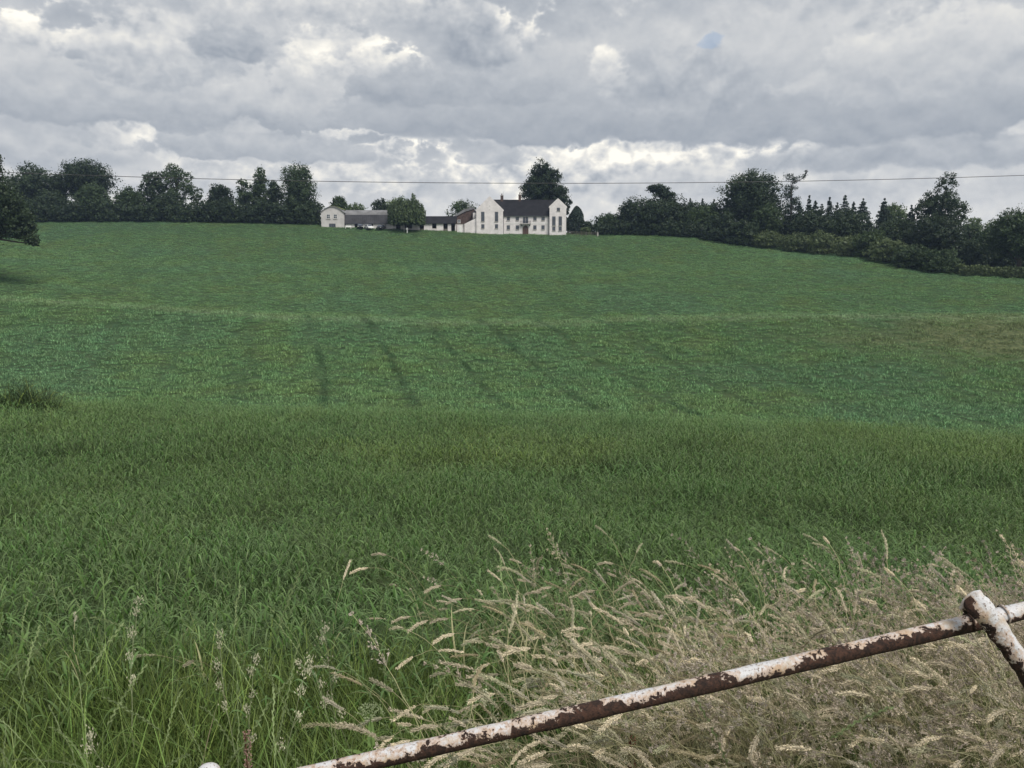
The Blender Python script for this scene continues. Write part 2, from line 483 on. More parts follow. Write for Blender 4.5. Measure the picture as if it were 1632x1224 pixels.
m, nt, b = new_mat('field_soil'); q = NT(nt)
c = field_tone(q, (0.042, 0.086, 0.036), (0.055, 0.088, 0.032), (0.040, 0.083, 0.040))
q.set(b.inputs['Base Color'], q.mix(q.ss(q.noise(q.pos(), 1.7, 4.0, 0.6), 0.35, 0.7), c, (0.050, 0.072, 0.034)))
b.inputs['Roughness'].default_value = 0.95; b.inputs['Specular IOR Level'].default_value = 0.1
q.bump(q.noise(q.pos(), 3.0, 5.0, 0.65), 0.7, 0.25, b)
M['soil'] = m

# flaking white paint over rusted steel
m, nt, b = new_mat('flaking_paint'); q = NT(nt)
p = q.obj()
s = q.n('ShaderNodeSeparateXYZ'); q.set(s.inputs[0], p)
up = q.attr('tint')                                   # 1 on the weathered upper side of the tube, 0 beneath
n_len = q.noise(q.scalev(p, (1.0, 1.0, 1.0)), 5.0, 2.0, 0.5)
n_fl = q.noise(p, 62.0, 5.0, 0.68, 0.5)
n_sp = q.noise(p, 150.0, 3.0, 0.6)
n_md = q.noise(p, 22.0, 4.0, 0.65, 0.8)
val = q.math('ADD', q.math('MULTIPLY', up, 0.62), q.math('MULTIPLY', n_len, 1.15))
val = q.math('ADD', val, q.math('MULTIPLY', n_fl, 0.80))
val = q.math('ADD', val, q.math('MULTIPLY', n_md, 0.75))
paint = q.ss(val, 1.77, 1.80)
edge = q.math('MULTIPLY', q.ss(val, 1.72, 1.81), q.ss(val, 2.0, 1.82))
rust = q.mix(q.ss(n_fl, 0.35, 0.65), (0.022, 0.013, 0.010), (0.068, 0.033, 0.022))
rust = q.mix(q.ss(n_sp, 0.52, 0.68), rust, (0.014, 0.009, 0.008))
white = q.mix(q.ss(n_sp, 0.55, 0.66), (0.55, 0.55, 0.56), (0.20, 0.16, 0.14))
white = q.mix(q.ss(q.noise(p, 22.0, 4.0), 0.46, 0.68), white, (0.46, 0.39, 0.31))
white = q.mix(q.math('MULTIPLY', edge, 0.6), white, (0.40, 0.24, 0.13))
q.set(b.inputs['Base Color'], q.mix(paint, rust, white))
q.set(b.inputs['Roughness'], q.ss(paint, 0.0, 1.0, 0.9, 0.5))
b.inputs['Specular IOR Level'].default_value = 0.35
q.bump(q.math('ADD', q.math('MULTIPLY', paint, 0.8), q.math('MULTIPLY', n_sp, 0.6)), 1.0, 0.003, b)
M['flaking'] = m

# ================================================================== terrain
COLS = np.array([-0.6425, -0.3276, 0.0, 0.2236, 0.460, 0.6425])
ROWS = {   # rows at which the ground lies along six bearings, by distance
    6:   (1004, 1008, 1010, 1012, 1014, 1016),
    10:  (850, 858, 865, 870, 876, 882),
    18:  (716, 725, 735, 742, 752, 760),
    27:  (662, 669, 678, 687, 701, 713),
    40:  (690, 694, 702, 710, 718, 726),
    52:  (695, 705, 713, 717, 722, 728),
    66:  (660, 668, 676, 682, 690, 696),
    80:  (605, 620, 630, 635, 640, 645),
    100: (528, 550, 563, 560, 560, 565),
    118: (474, 500, 511, 503, 501, 501),
    126: (487, 512, 523, 514, 511, 510),
    138: (478, 501, 511, 505, 502, 499),
    155: (451, 472, 482, 478, 472, 460),
    170: (433, 450, 459, 455, 447, 440),
    183: (419, 432, 440, 437, 429, 437),
    200: (404, 415, 427, 421, 411, 435),
    220: (384, 389, 399, 395, 408, 432),
    236: (367, 370, 380, 379, 406, 430),
    246: (356, 358, 372, 378, 405, 430),
    262: (352, 353, 370, 377, 404, 429),
    300: (352, 353, 370, 377, 403, 428)}
_D = [-60.0, -4.0, 0.0, 2.0, 3.2] + [float(d) for d in ROWS] + [700.0, 3000.0]
_Zc = []
for i in range(6):
    z = [-1.6, -1.62, -1.65, -2.0, -2.18] + [ray_z(d, ROWS[d][i]) for d in ROWS]
    z += [z[-1] - 6.0, z[-1] - 60.0]
    _Zc.append(z)
_D = np.array(_D); _Zc = np.array(_Zc)

def _slopes(x, y):                          # Fritsch-Carlson monotone slopes
    h = np.diff(x); dl = np.diff(y) / h
    m_ = np.zeros_like(y)
    for i in range(1, len(x) - 1):
        if dl[i-1] * dl[i] > 0:
            w1, w2 = 2*h[i] + h[i-1], h[i] + 2*h[i-1]
            m_[i] = (w1 + w2) / (w1 / dl[i-1] + w2 / dl[i])
    m_[0], m_[-1] = dl[0], dl[-1]
    return m_
_Mc = np.array([_slopes(_D, z) for z in _Zc])

def ground(x, y):
    x = np.asarray(x, float); y = np.asarray(y, float)
    yy = np.clip(y, _D[0], _D[-1] - 1e-3)
    k = np.clip(np.searchsorted(_D, yy, side='right') - 1, 0, len(_D) - 2)
    h = _D[k+1] - _D[k]; t = (yy - _D[k]) / h
    h00, h10, h01, h11 = 2*t**3-3*t**2+1, t**3-2*t**2+t, -2*t**3+3*t**2, t**3-t**2
    prof = [h00*_Zc[i][k] + h10*h*_Mc[i][k] + h01*_Zc[i][k+1] + h11*h*_Mc[i][k+1] for i in range(6)]
    prof = np.array(prof)
    tt = np.clip(x / np.maximum(y, 8.0), -0.9, 0.9)
    # smooth blend over bearings (gaussian-free: cubic Hermite with finite differences)
    cc = np.clip(tt, COLS[0], COLS[-1])
    j = np.clip(np.searchsorted(COLS, cc, side='right') - 1, 0, 4)
    P = lambda q_: np.take_along_axis(prof, np.clip(q_, 0, 5)[None], 0)[0]
    hc = COLS[j+1] - COLS[j]; s = (cc - COLS[j]) / hc
    p0, p1 = P(j), P(j+1)
    jm, jp = np.maximum(j-1, 0), np.minimum(j+2, 5)
    m0 = (p1 - P(jm)) / (COLS[j+1] - COLS[jm]) * hc
    m1 = (P(jp) - p0) / (COLS[jp] - COLS[j]) * hc
    z = (2*s**3-3*s**2+1)*p0 + (s**3-2*s**2+s)*m0 + (-2*s**3+3*s**2)*p1 + (s**3-s**2)*m1
    amp = np.clip((y - 2) / 40.0, 0.0, 1.0)
    return z + amp * ((vnoise(x, y, 26.0, 2) - 0.5) * 0.5 + (vnoise(x, y, 6.0, 2) - 0.5) * 0.16) * np.clip((275 - y) / 30, 0, 1)

def g1(x, y): return float(ground(np.array([x]), np.array([y]))[0])

ys = np.concatenate([np.arange(-20, 8, 0.5), np.arange(8, 40, 0.8), np.arange(40, 150, 1.5), np.arange(150, 290, 2.0), np.arange(290, 921, 30.0)])
us = np.concatenate([np.linspace(-1.6, -1.0, 8)[:-1], np.linspace(-1.0, 1.0, 170), np.linspace(1.0, 1.6, 8)[1:]])
U, Y = np.meshgrid(us, ys)
X = U * (np.maximum(Y, 0) * 0.95 + 14.0)
Zg = ground(X.ravel(), Y.ravel())
nx, ny = len(us), len(ys)
idx = np.arange(nx * ny).reshape(ny, nx)
quads = np.stack([idx[:-1, :-1], idx[:-1, 1:], idx[1:, 1:], idx[1:, :-1]], -1).reshape(-1, 4)
field = mk('field', np.c_[X.ravel(), Y.ravel(), Zg], quads, M['soil'], smooth=True, kind='structure',
           label='green crop field dipping into a hollow and rising to the farm')

# damp air between here and the farm: far trees fade a little to blue
m = bpy.data.materials.new('haze'); m.use_nodes = True
nt = m.node_tree; nt.nodes.clear()
vo = nt.nodes.new('ShaderNodeVolumePrincipled')
vo.inputs['Color'].default_value = (0.50, 0.68, 1.0, 1)
vo.inputs['Density'].default_value = 0.00016
vo.inputs['Anisotropy'].default_value = 0.0
om = nt.nodes.new('ShaderNodeOutputMaterial'); nt.links.new(vo.outputs[0], om.inputs['Volume'])
hz_ = MB().box(-1480, 1480, -30, 930, -40, 44).build('haze', m, kind='stuff', label='thin bluish air over the whole field', cat='haze')
sc.cycles.volume_bounces = 0

# ================================================================== farmhouse
def window(par, x0, x1, z0, z1, y, panes=(2, 2), frame='white_paint', sill=True, name='window', lintel=False):
    """casement: frame round the opening, glazing bars, each pane its own piece, sill below; front plane of the wall at y"""
    fr = MB(); t = 0.07
    fr.box(x0 - t, x0, y - 0.05, y + 0.04, z0 - t, z1 + t).box(x1, x1 + t, y - 0.05, y + 0.04, z0 - t, z1 + t)
    fr.box(x0, x1, y - 0.05, y + 0.04, z1, z1 + t).box(x0, x1, y - 0.05, y + 0.04, z0 - t, z0)
    w = fr.build(name, M[frame], par)
    cx, cz = panes
    dx, dz, g = (x1 - x0) / cx, (z1 - z0) / cz, 0.025
    for i in range(cx):
        for j in range(cz):
            MB().box(x0 + i*dx + g, x0 + (i+1)*dx - g, y - 0.022, y + 0.02, z0 + j*dz + g, z0 + (j+1)*dz - g).build('pane', M['glass'], w)
    for i in range(1, cx): MB().box(x0 + i*dx - g, x0 + i*dx + g, y - 0.035, y + 0.02, z0, z1).build('glazing_bar', M[frame], w)
    for j in range(1, cz): MB().box(x0, x1, y - 0.033, y + 0.02, z0 + j*dz - g, z0 + j*dz + g).build('glazing_bar', M[frame], w)
    if sill: MB().box(x0 - 0.15, x1 + 0.15, y - 0.16, y + 0.03, z0 - 0.19, z0 - 0.075).build('sill', M['stone'], w)
    return w

PM = 5.314
hp = at(740, 371, 243.0)
house = empty('farmhouse', hp, label='long white farmhouse with two gables and steep dark slate roof', cat='house')
hx = lambda px: (px - 740) / PM
hz = lambda row: (371 - row) / PM

def gable_wall(x0, x1, ze, za, y0, th, cop=0.22):
    xm = (x0 + x1) / 2
    poly = [(x0, -2.5), (x1, -2.5), (x1, ze - 0.1), (x1 + 0.22, ze - 0.05), (x1 + 0.2, ze + 0.25), (xm + 0.12, za + cop), (xm - 0.12, za + cop),
            (x0 - 0.2, ze + 0.25), (x0 - 0.22, ze - 0.05), (x0, ze - 0.1)]
    return MB().prism(poly, y0, y0 + th)
def chevron(x0, x1, ze, za, y0, y1, ov=0.25, th=0.22):
    xm = (x0 + x1) / 2; s = (za - ze) / (xm - x0)
    poly = [(x0 - ov, ze - ov*s), (x0 - ov + 0.02, ze - ov*s - 0.02), (xm, za - th), (x1 + ov - 0.02, ze - ov*s - 0.02), (x1 + ov, ze - ov*s), (xm, za)]
    return MB().prism(poly, y0, y1)

LX0, LX1, RX0, RX1 = hx(759.3), hx(801.8), hx(875.7), hx(902.2)
gable_wall(LX0, LX1, 6.45, 10.45, 0.0, 0.42).build('gable_wall', M['white_wall'], house)
MB().box(LX0 + 0.03, LX1 - 0.03, 0.42, 12.0, -2.5, 6.40).build('wing_wall', M['white_wall'], house)
lroof = chevron(LX0, LX1, 6.40, 10.40, 0.42, 12.2).build('roof', M['slate'], house)
gable_wall(RX0, RX1, 7.45, 9.85, 0.0, 0.42).build('gable_wall', M['white_wall'], house)
MB().box(RX0 + 0.03, RX1 - 0.03, 0.42, 11.0, -2.5, 7.35).build('wing_wall', M['white_wall'], house)
chevron(RX0, RX1, 7.35, 9.75, 0.42, 11.2).build('roof', M['slate'], house)
MB().box(LX1 - 0.04, RX0 + 0.04, 1.0, 10.0, -2.5, 5.12).build('main_wall', M['white_wall'], house)
mroof = MB().prismx([(0.72, 5.02), (5.5, 10.05), (10.3, 5.02), (10.2, 4.90), (5.5, 9.75), (0.80, 4.88)], LX1 - 4.2, RX0 + 2.4).build('roof', M['slate'], house)
MB().prismx([(5.36, 10.0), (5.5, 10.17), (5.64, 10.0)], LX1 - 4.0, RX0 + 2.3).build('ridge_tiles', M['slate'], mroof)
# slate courses stand a little proud of each other
for k in range(1, 17):
    t0 = k / 17.0
    yy, zz = 0.72 + 4.78 * t0, 5.02 + 5.03 * t0
    MB().prismx([(yy, zz), (yy + 0.29, zz + 0.305), (yy - 0.02, zz + 0.045)], LX1 + 0.2, RX0 - 0.2).build('slate_course', M['slate'], mroof)
# hipped rear range seen beside the left gable
hv = [(hx(750.2), 5, 6.0), (13, 5, 6.0), (13, 14, 6.0), (hx(750.2), 14, 6.0), (hx(774.5), 9.5, 10.55), (13, 9.5, 10.55)]
mk('roof', hv, [(0, 1, 5, 4), (1, 2, 5), (2, 3, 4, 5), (3, 0, 4), (0, 3, 2, 1)], M['slate'], house)
MB().box(hx(752), 3.65, 5.2, 13.8, -2.5, 6.0).build('rear_wall', M['brick'], house)
# string course and gutter
MB().box(LX1 + 0.03, RX0 - 0.03, 0.93, 1.0, 2.74, 2.88).build('string_course', M['white_paint'], house)
MB().box(LX1 + 0.25, RX0 - 0.25, 0.60, 0.715, 4.86, 4.99).build('gutter', M['dark_frame'], house)
for x in (LX1 + 0.12, RX0 - 0.12):
    MB().box(x - 0.05, x + 0.05, 0.90, 0.998, -0.5, 4.9).build('downpipe', M['dark_frame'], house)
# chimneys
for px, w_, h_ in ((799.6, 0.42, 1.35), (828.6, 0.40, 1.55)):
    x = hx(px)
    ch = MB().box(x - w_, x + w_, 5.1, 5.9, 9.2, 10.0 + h_).build('chimney', M['brick'], mroof)
    MB().box(x - w_ - 0.08, x + w_ + 0.08, 5.02, 5.98, 10.0 + h_, 10.14 + h_).build('chimney_cap', M['stone'], mroof)
    MB().tube([(x, 5.5, 10.1 + h_), (x, 5.5, 10.65 + h_)], [0.17, 0.13], 8).build('chimney_pot', M['brick'], mroof)
MB().tube([(hx(802), 5.6, 10.0), (hx(802), 5.6, 12.6)], 0.025, 5).build('aerial', M['iron'], mroof)
# windows
for px in (769.6, 791.4):                       # left gable: tall windows over small ones
    window(house, hx(px) - 0.44, hx(px) + 0.44, hz(353.0), hz(338.6), -0.002, (2, 5), 'dark_frame')
    window(house, hx(px) - 0.40, hx(px) + 0.40, hz(363.6), hz(358.0), -0.002, (2, 2), 'dark_frame')
for px in (882.6, 892.8):                       # right gable
    window(house, hx(px) - 0.44, hx(px) + 0.44, hz(359.5), hz(345.8), -0.002, (2, 5), 'dark_frame')
    window(house, hx(px) - 0.40, hx(px) + 0.40, hz(367.4), hz(362.0), -0.002, (2, 2), 'dark_frame')
window(house, hx(889.7) - 0.40, hx(889.7) + 0.40, hz(336.6), hz(332.2), -0.002, (2, 2), 'dark_frame')
for px in (810.2, 824.6, 852.6, 865.6):         # main range, two storeys
    window(house, hx(px) - 0.42, hx(px) + 0.42, hz(351.0), hz(346.2), 0.998, (2, 2), 'dark_frame')
    window(house, hx(px) - 0.42, hx(px) + 0.42, hz(365.2), hz(359.4), 0.998, (2, 2), 'dark_frame')
for z in (hz(335.2), hz(329.4)):                # gable vents
    MB().box(hx(780.5) - 0.22, hx(780.5) + 0.22, -0.03, 0.01, z - 0.08, z + 0.08).build('vent', M['stone'], house)
# balcony with two glazed doors above an arched front door
bx = hx(837.6)
for s_ in (-1, 1):
    window(house, bx + s_*0.42 - 0.30, bx + s_*0.42 + 0.30, hz(356.6), hz(346.4), 0.998, (1, 4), 'dark_frame', False, 'balcony_door')
bal = MB().box(bx - 1.62, bx + 1.62, 0.05, 1.0, hz(357.4), hz(356.7)).build('balcony', M['stone'], house)
rail = MB().box(bx - 1.6, bx + 1.6, 0.06, 0.12, hz(352.4) - 0.05, hz(352.4)).box(bx - 1.6, bx + 1.6, 0.06, 0.12, hz(356.5), hz(356.5) + 0.05)
for s_ in (-1, 1): rail.box(bx + s_*1.6 - 0.03, bx + s_*1.6 + 0.03, 0.06, 1.0, hz(352.4) - 0.05, hz(352.4))
rail.build('balcony_rail', M['iron'], bal)
for i in range(17):
    x = bx - 1.6 + 3.2 * i / 16
    MB().box(x - 0.03, x + 0.03, 0.07, 0.11, hz(356.6), hz(352.5)).build('baluster', M['iron'], bal)
for s_ in (-1, 1):
    MB().prismx([(0.2, hz(357.4)), (0.998, hz(357.4)), (0.998, hz(360.5))], bx + s_*1.3 - 0.08, bx + s_*1.3 + 0.08).build('bracket', M['iron'], bal)
ap = [(bx - 0.82, -1.2), (bx + 0.82, -1.2), (bx + 0.82, 1.35)] + [(bx + 0.82*cos(a), 1.35 + 0.82*sin(a)) for a in np.linspace(0.2, pi - 0.2, 9)] + [(bx - 0.82, 1.35)]
dr = MB().prism(ap, 0.93, 0.999).build('door', M['door_wood'], house)
MB().box(bx - 0.015, bx + 0.015, 0.915, 0.93, -1.0, 2.1).build('door_gap', M['iron'], dr)
MB().box(bx + 0.10, bx + 0.16, 0.86, 0.93, 0.55, 0.75).build('handle', M['iron'], dr)
aro = [(bx + 0.98*cos(a), 1.35 + 0.98*sin(a)) for a in np.linspace(0, pi, 13)] + [(bx - 0.98, -1.2), (bx - 0.84, -1.2), (bx - 0.84, 1.35)] + [(bx + 0.84*cos(a), 1.35 + 0.84*sin(a)) for a in np.linspace(pi - 0.2, 0.2, 9)] + [(bx + 0.84, 1.35), (bx + 0.84, -1.2), (bx + 0.98, -1.2)]
MB().prism(aro, 0.90, 0.998).build('door_arch', M['stone'], dr)
# white lean-to on the left end
MB().prism([(0.0, -2.5), (LX0 - 0.02, -2.5), (LX0 - 0.02, hz(347.6)), (0.0, hz(357.0))], 0.5, 4.5).build('lean_to_wall', M['white_wall'], house)
MB().prism([(-0.25, hz(357.6)), (LX0 - 0.02, hz(347.5)), (LX0 - 0.02, hz(346.8)), (-0.25, hz(356.9))], 0.55, 4.7).build('lean_to_roof', M['slate'], house)
MB().box(hx(753.4), hx(758.4), 2.0, 4.9, 3.6, hz(339.0)).build('stair_wall', M['white_wall'], house)

# brick outbuilding tucked between the stables and the house
bp = at(725, 368, 250.0)
brick_b = empty('brick_outbuilding', bp, label='small brown brick outbuilding with grey roof left of the white farmhouse', cat='outbuilding')
MB().prism([(0, -2), (5.9, -2), (5.9, 6.6), (3.0, 5.7), (0, 4.15)], 0, 7).build('wall', M['brick'], brick_b)
MB().prism([(-0.4, 3.98), (3.0, 5.72), (5.9, 6.62), (5.9, 7.25), (2.8, 6.5), (-0.4, 4.40)], -0.25, 7.3).build('roof', M['barn_roof'], brick_b)
window(brick_b, 0.9, 1.7, 2.5, 3.3, -0.002, (2, 2), 'white_paint')

# stables: white piers with dark open bays under a long slate roof
spx = lambda px: (px - 613) / 5.25
sp = at(613, 366.5, 247.0)
stab = empty('stable_range', sp, label='low white stable range with dark open bays and slate roof', cat='stable')
PIERS = [(615.5, 631.4), (638.5, 645), (657, 669), (676, 689), (696, 707), (714, 719.4)]
for a_, b2 in PIERS:
    MB().box(spx(a_), spx(b2), 0, 0.35, -2.5, 1.85).build('pier', M['white_wall'], stab)
MB().box(0, spx(727), 4.4, 4.7, -2.5, 1.9).build('back_wall', M['old_wood'], stab)
for x in (0.0, spx(727) - 0.3):
    MB().box(x, x + 0.3, 0.36, 4.39, -2.5, 1.9).build('end_wall', M['white_wall'], stab)
for k in range(len(PIERS) - 1):
    x0, x1 = spx(PIERS[k][1]) + 0.02, spx(PIERS[k+1][0]) - 0.02
    MB().box(x0, x1, 0.10, 0.18, -2.5, 0.35 + 0.1 * (k % 2)).build('half_door', M['white_wall' if k % 2 else 'old_wood'], stab)
MB().box(-0.2, spx(727.5), -0.1, 0.30, 1.86, 2.05).build('lintel', M['old_wood'], stab)
srf = MB().prismx([(-0.4, 1.98), (2.35, 4.15), (5.1, 1.98), (5.1, 1.85), (2.35, 3.95), (-0.4, 1.85)], -0.3, spx(727.8)).build('roof', M['slate'], stab)
MB().prismx([(2.2, 4.13), (2.35, 4.27), (2.5, 4.13)], -0.3, spx(727.8)).build('ridge_tiles', M['slate'], srf)
gw = at(728.5, 367.3, 244.0)
yard = empty('yard_wall', gw, label='short plain white yard wall between stables and farmhouse', cat='wall')
MB().box(0, 2.05, 0, 0.3, -2.2, 1.75).build('wall_panel', M['white_wall'], yard)
MB().box(-0.05, 2.1, -0.05, 0.35, 1.75, 1.88).build('coping', M['stone'], yard)
MB().box(0.62, 1.42, -0.06, 0.0, -0.6, 1.25).build('door', M['white_paint'], yard)

# barn: long rounded grey roof over white piers, gabled cross wing at its left end
bpx = lambda px: (px - 513) / 5.25
bn = at(513, 362.0, 246.0)
barn = empty('barn', bn, label='long barn with rounded grey roof beside the willow', cat='barn')
X0, X1 = bpx(549.5), bpx(618)
for a_, b2 in ((550.5, 564.5), (571, 587), (594, 613)):
    MB().box(bpx(a_), bpx(b2), 0.6, 0.95, -2.5, 1.22).build('pier', M['white_wall'], barn)
MB().box(X0, X1, 6.0, 6.3, -2.5, 1.3).build('back_wall', M['old_wood'], barn)
MB().box(X1 - 0.3, X1, 0.96, 5.99, -2.5, 1.2).build('end_wall', M['white_wall'], barn)
prof = [(0.25, 1.10), (0.95, 3.75), (1.25, 4.35), (1.8, 4.85), (2.6, 5.2), (3.5, 5.32), (4.4, 5.2), (5.2, 4.85), (5.8, 4.3), (6.6, 1.1)]
inn = [(y, z - 0.16) for y, z in reversed(prof)]
brf = MB().prismx(prof[1:-1] + inn[1:-1], X0 - 0.1, X1 + 0.3).build('roof', M['barn_roof'], barn)
MB().prismx([(0.25, 1.10), (0.93, 3.74), (0.95, 3.58), (0.36, 1.02)], X0 - 0.1, X1 + 0.3).build('lower_roof_slope', M['barn_roof_shaded'], brf)
MB().prismx([(6.6, 1.10), (5.82, 4.28), (5.80, 4.12), (6.48, 1.02)], X0 - 0.1, X1 + 0.3).build('lower_roof_slope', M['barn_roof_shaded'], brf)
for i in range(22):
    x = X0 + (X1 - X0) * (i + 0.5) / 22
    MB().prismx([(0.19, 1.12), (0.89, 3.76), (0.95, 3.74), (0.25, 1.10)], x - 0.03, x + 0.03).build('roof_batten', M['barn_roof_shaded'], brf)
MB().box(X0, X1, 0.22, 0.34, 0.98, 1.12).build('gutter', M['dark_frame'], barn)
wing = empty('gabled_barn', bn, label='pale grey gabled barn end with two upper windows', cat='barn')
W1 = bpx(548.8)
gp = [(0, -2.5), (W1, -2.5), (W1, 4.35), (W1*0.80, 5.35), (W1*0.60, 5.92), (W1*0.40, 5.92), (W1*0.20, 5.35), (0, 4.35)]
MB().prism(gp, -0.6, 8.0).build('wall', M['grey_wall'], wing)
rp = [(-0.3, 4.10), (W1*0.20, 5.37), (W1*0.40, 5.94), (W1*0.60, 5.94), (W1*0.80, 5.37), (W1+0.3, 4.10), (W1+0.3, 4.32), (W1*0.80, 5.60), (W1*0.60, 6.16), (W1*0.40, 6.16), (W1*0.20, 5.60), (-0.3, 4.32)]
wr = MB().prism(rp, -0.85, 8.2).build('roof', M['barn_roof'], wing)
MB().prism([(W1*0.36, 6.17), (W1*0.66, 6.17), (W1*0.86, 5.52), (W1*0.84, 5.66), (W1*0.64, 6.26), (W1*0.38, 6.26)], -0.8, 7.8).build('moss_cover', M['moss'], wr)
for px in (524.6, 535.6):
    window(wing, bpx(px) - 0.48, bpx(px) + 0.48, 2.55, 3.72, -0.602, (2, 2), 'white_paint')
for px in (527.0, 530.4, 533.8):
    window(wing, bpx(px) - 0.26, bpx(px) + 0.26, 0.05, 0.95, -0.602, (1, 2), 'dark_frame', False)

# ------------------------------------------------------------------ small things round the farm
def car(px, y, rz, mat, label):
    x = (px - 816) / F_PX * depth_of(y, 12)
    c = empty('parked_car', (x, y, g1(x, y)), rz, label=label, cat='car', group='cars parked by the barn')
    L, W = 2.1, 0.86
    prof = [(-L, 0.32), (L, 0.32), (L + 0.04, 0.55), (L - 0.15, 0.80), (0.95, 0.95), (-1.85, 0.98), (-L, 0.85)]
    b_ = MB(); n = len(prof)
    sec = [(-W, 0.96), (-W * 0.96, 1.0), (W * 0.96, 1.0), (W, 0.96)]
    v = [(x_ * s_, yy, 0.32 + (z_ - 0.32) * (1.0 if abs(yy) < W else 0.93)) for yy, s_ in sec for x_, z_ in prof]
    f = [list(range(n)), list(range(4*n-1, 3*n-1, -1))] + [(k*n+i, (k+1)*n+i, (k+1)*n+(i+1)%n, k*n+(i+1)%n) for k in range(3) for i in range(n)]
    body = b_.add(v, f).build('body', mat, c)
    cab = [(0.95, 0.94), (0.30, 1.43), (-1.25, 1.46), (-1.88, 0.97)]
    v = [(x_, s_ * (0.80 if z_ < 1.2 else 0.62), z_) for s_ in (-1, 1) for x_, z_ in cab]
    roof = MB().add(v, [(0,1,2,3), (7,6,5,4), (0,4,5,1), (1,5,6,2), (2,6,7,3), (3,7,4,0)]).build('cabin', mat, c)
    ws = MB().add([(0.955,-0.70,1.00),(0.955,0.70,1.00),(0.36,0.58,1.40),(0.36,-0.58,1.40),(0.92,-0.70,0.98),(0.92,0.70,0.98),(0.32,0.58,1.38),(0.32,-0.58,1.38)],
                  [(0,1,2,3),(7,6,5,4),(0,4,5,1),(1,5,6,2),(2,6,7,3),(3,7,4,0)]).build('windscreen', M['glass'], roof)
    for s_ in (-1, 1):
        for xa, xb in ((0.62, -0.30), (-0.38, -1.30)):
            za, zb = 1.02, 1.36
            sh = 0.28 if xa > 0 else 0.0
            sh2 = 0.0 if xa > 0 else 0.18
            v = [(xa, s_*0.795, za), (xb - sh2, s_*0.795, za), (xb, s_*0.665, zb), (xa - sh, s_*0.665, zb)]
            v += [(a_, q_ + s_*0.02, z_) for a_, q_, z_ in v]
            MB().add(v, [(0,1,2,3),(7,6,5,4),(0,4,5,1),(1,5,6,2),(2,6,7,3),(3,7,4,0)]).build('side_window', M['glass'], roof)
        for xw in (-1.3, 1.3):
            ty = MB().tube([(xw, s_*0.70, 0.32), (xw, s_*0.89, 0.32)], 0.32, 14).build('wheel', M['tyre'], c)
            MB().tube([(xw, s_*0.88, 0.32), (xw, s_*0.905, 0.32)], 0.19, 10).build('rim', M['alloy'], ty)
        MB().box(1.98, 2.12, s_*0.62 - 0.16, s_*0.62 + 0.16, 0.58, 0.72).build('headlight', M['lamp_glass'], c)
    return c
car(588, 243.0, radians(-62), M['car_white'], 'small white car parked at the end of the barn')
car(574, 243.5, radians(-78), M['car_dark'], 'dark car parked left of the small white car')
car(607, 243.5, radians(-100), M['car_dark'], 'dark car parked right of the small white car, near the willow')

def on_ground(px, y):
    z = 0.0
    for _ in range(4):
        x = (px - 816) / F_PX * depth_of(y, z); z = g1(x, y)
    return np.array([x, y, z])

p0 = on_ground(649, 240)
sg = empty('sign_post', p0, label='white post with a square head in front of the stables', cat='sign post')
MB().box(-0.11, 0.11, -0.11, 0.11, -0.3, 1.5).build('post', M['white_paint'], sg)
MB().box(-0.30, 0.30, -0.16, -0.115, 0.95, 1.5).build('board', M['white_paint'], sg)
p0 = on_ground(644, 241)
lp = empty('lamp_pole', p0, label='thin dark pole standing before the willow', cat='pole')
MB().tube([(0, 0, -0.3), (0, 0, 4.0)], [0.07, 0.05], 7).build('pole', M['stone'], lp)
MB().box(-0.16, 0.16, -0.12, 0.12, 4.0, 4.25).build('lamp_head', M['iron'], lp)
p0 = on_ground(555, 243)
bn_ = empty('garden_bench', p0, label='low white bench against the barn wall near the gabled end', cat='bench')
MB().box(-0.9, 0.9, -0.2, 0.25, 0.42, 0.48).build('seat', M['white_paint'], bn_)
MB().box(-0.9, 0.9, 0.26, 0.31, 0.55, 0.95).build('backrest', M['white_paint'], bn_)
for s_ in (-1, 1):
    MB().box(s_*0.8 - 0.05, s_*0.8 + 0.05, -0.18, -0.08, -0.1, 0.42).build('leg', M['white_paint'], bn_)
    MB().box(s_*0.8 - 0.05, s_*0.8 + 0.05, 0.255, 0.33, -0.1, 0.95).build('leg', M['white_paint'], bn_)

# post and rail fence right of the house, white pier at its end
A, B = on_ground(904, 243), on_ground(950, 240)
fn = empty('paddock_fence', A, label='weathered post and rail fence right of the farmhouse', cat='fence')
N = 7
pts = [(A + (B - A) * i / (N - 1)) - A for i in range(N)]
for i, p_ in enumerate(pts):
    zz = g1(*(A + p_)[:2]) - A[2]
    pts[i] = np.array([p_[0], p_[1], zz])
    MB().box(p_[0] - 0.07, p_[0] + 0.07, p_[1] - 0.07, p_[1] + 0.07, zz - 0.4, zz + 1.25).build('post', M['old_wood'], fn)
for h_ in (0.35, 0.72, 1.08):
    for i in range(N - 1):
        a_, b2 = pts[i], pts[i+1]
        MB().tube([(a_[0], a_[1] - 0.09, a_[2] + h_), (b2[0], b2[1] - 0.09, b2[2] + h_)], 0.05, 4).build('rail', M['old_wood'], fn)
p0 = on_ground(952.5, 239.5)
pr = empty('gate_pier', p0, label='short pale pier at the right end of the paddock fence', cat='pier')
MB().box(-0.2, 0.2, -0.2, 0.2, -0.4, 1.0).build('shaft', M['stone'], pr)
MB().box(-0.26, 0.26, -0.26, 0.26, 1.0, 1.1).build('cap', M['stone'], pr)
MB().tube([(0, 0, 1.1), (0, 0, 1.2), (0, 0, 1.3), (0, 0, 1.4)], [0.08, 0.14, 0.14, 0.04], 8).build('finial', M['stone'], pr)

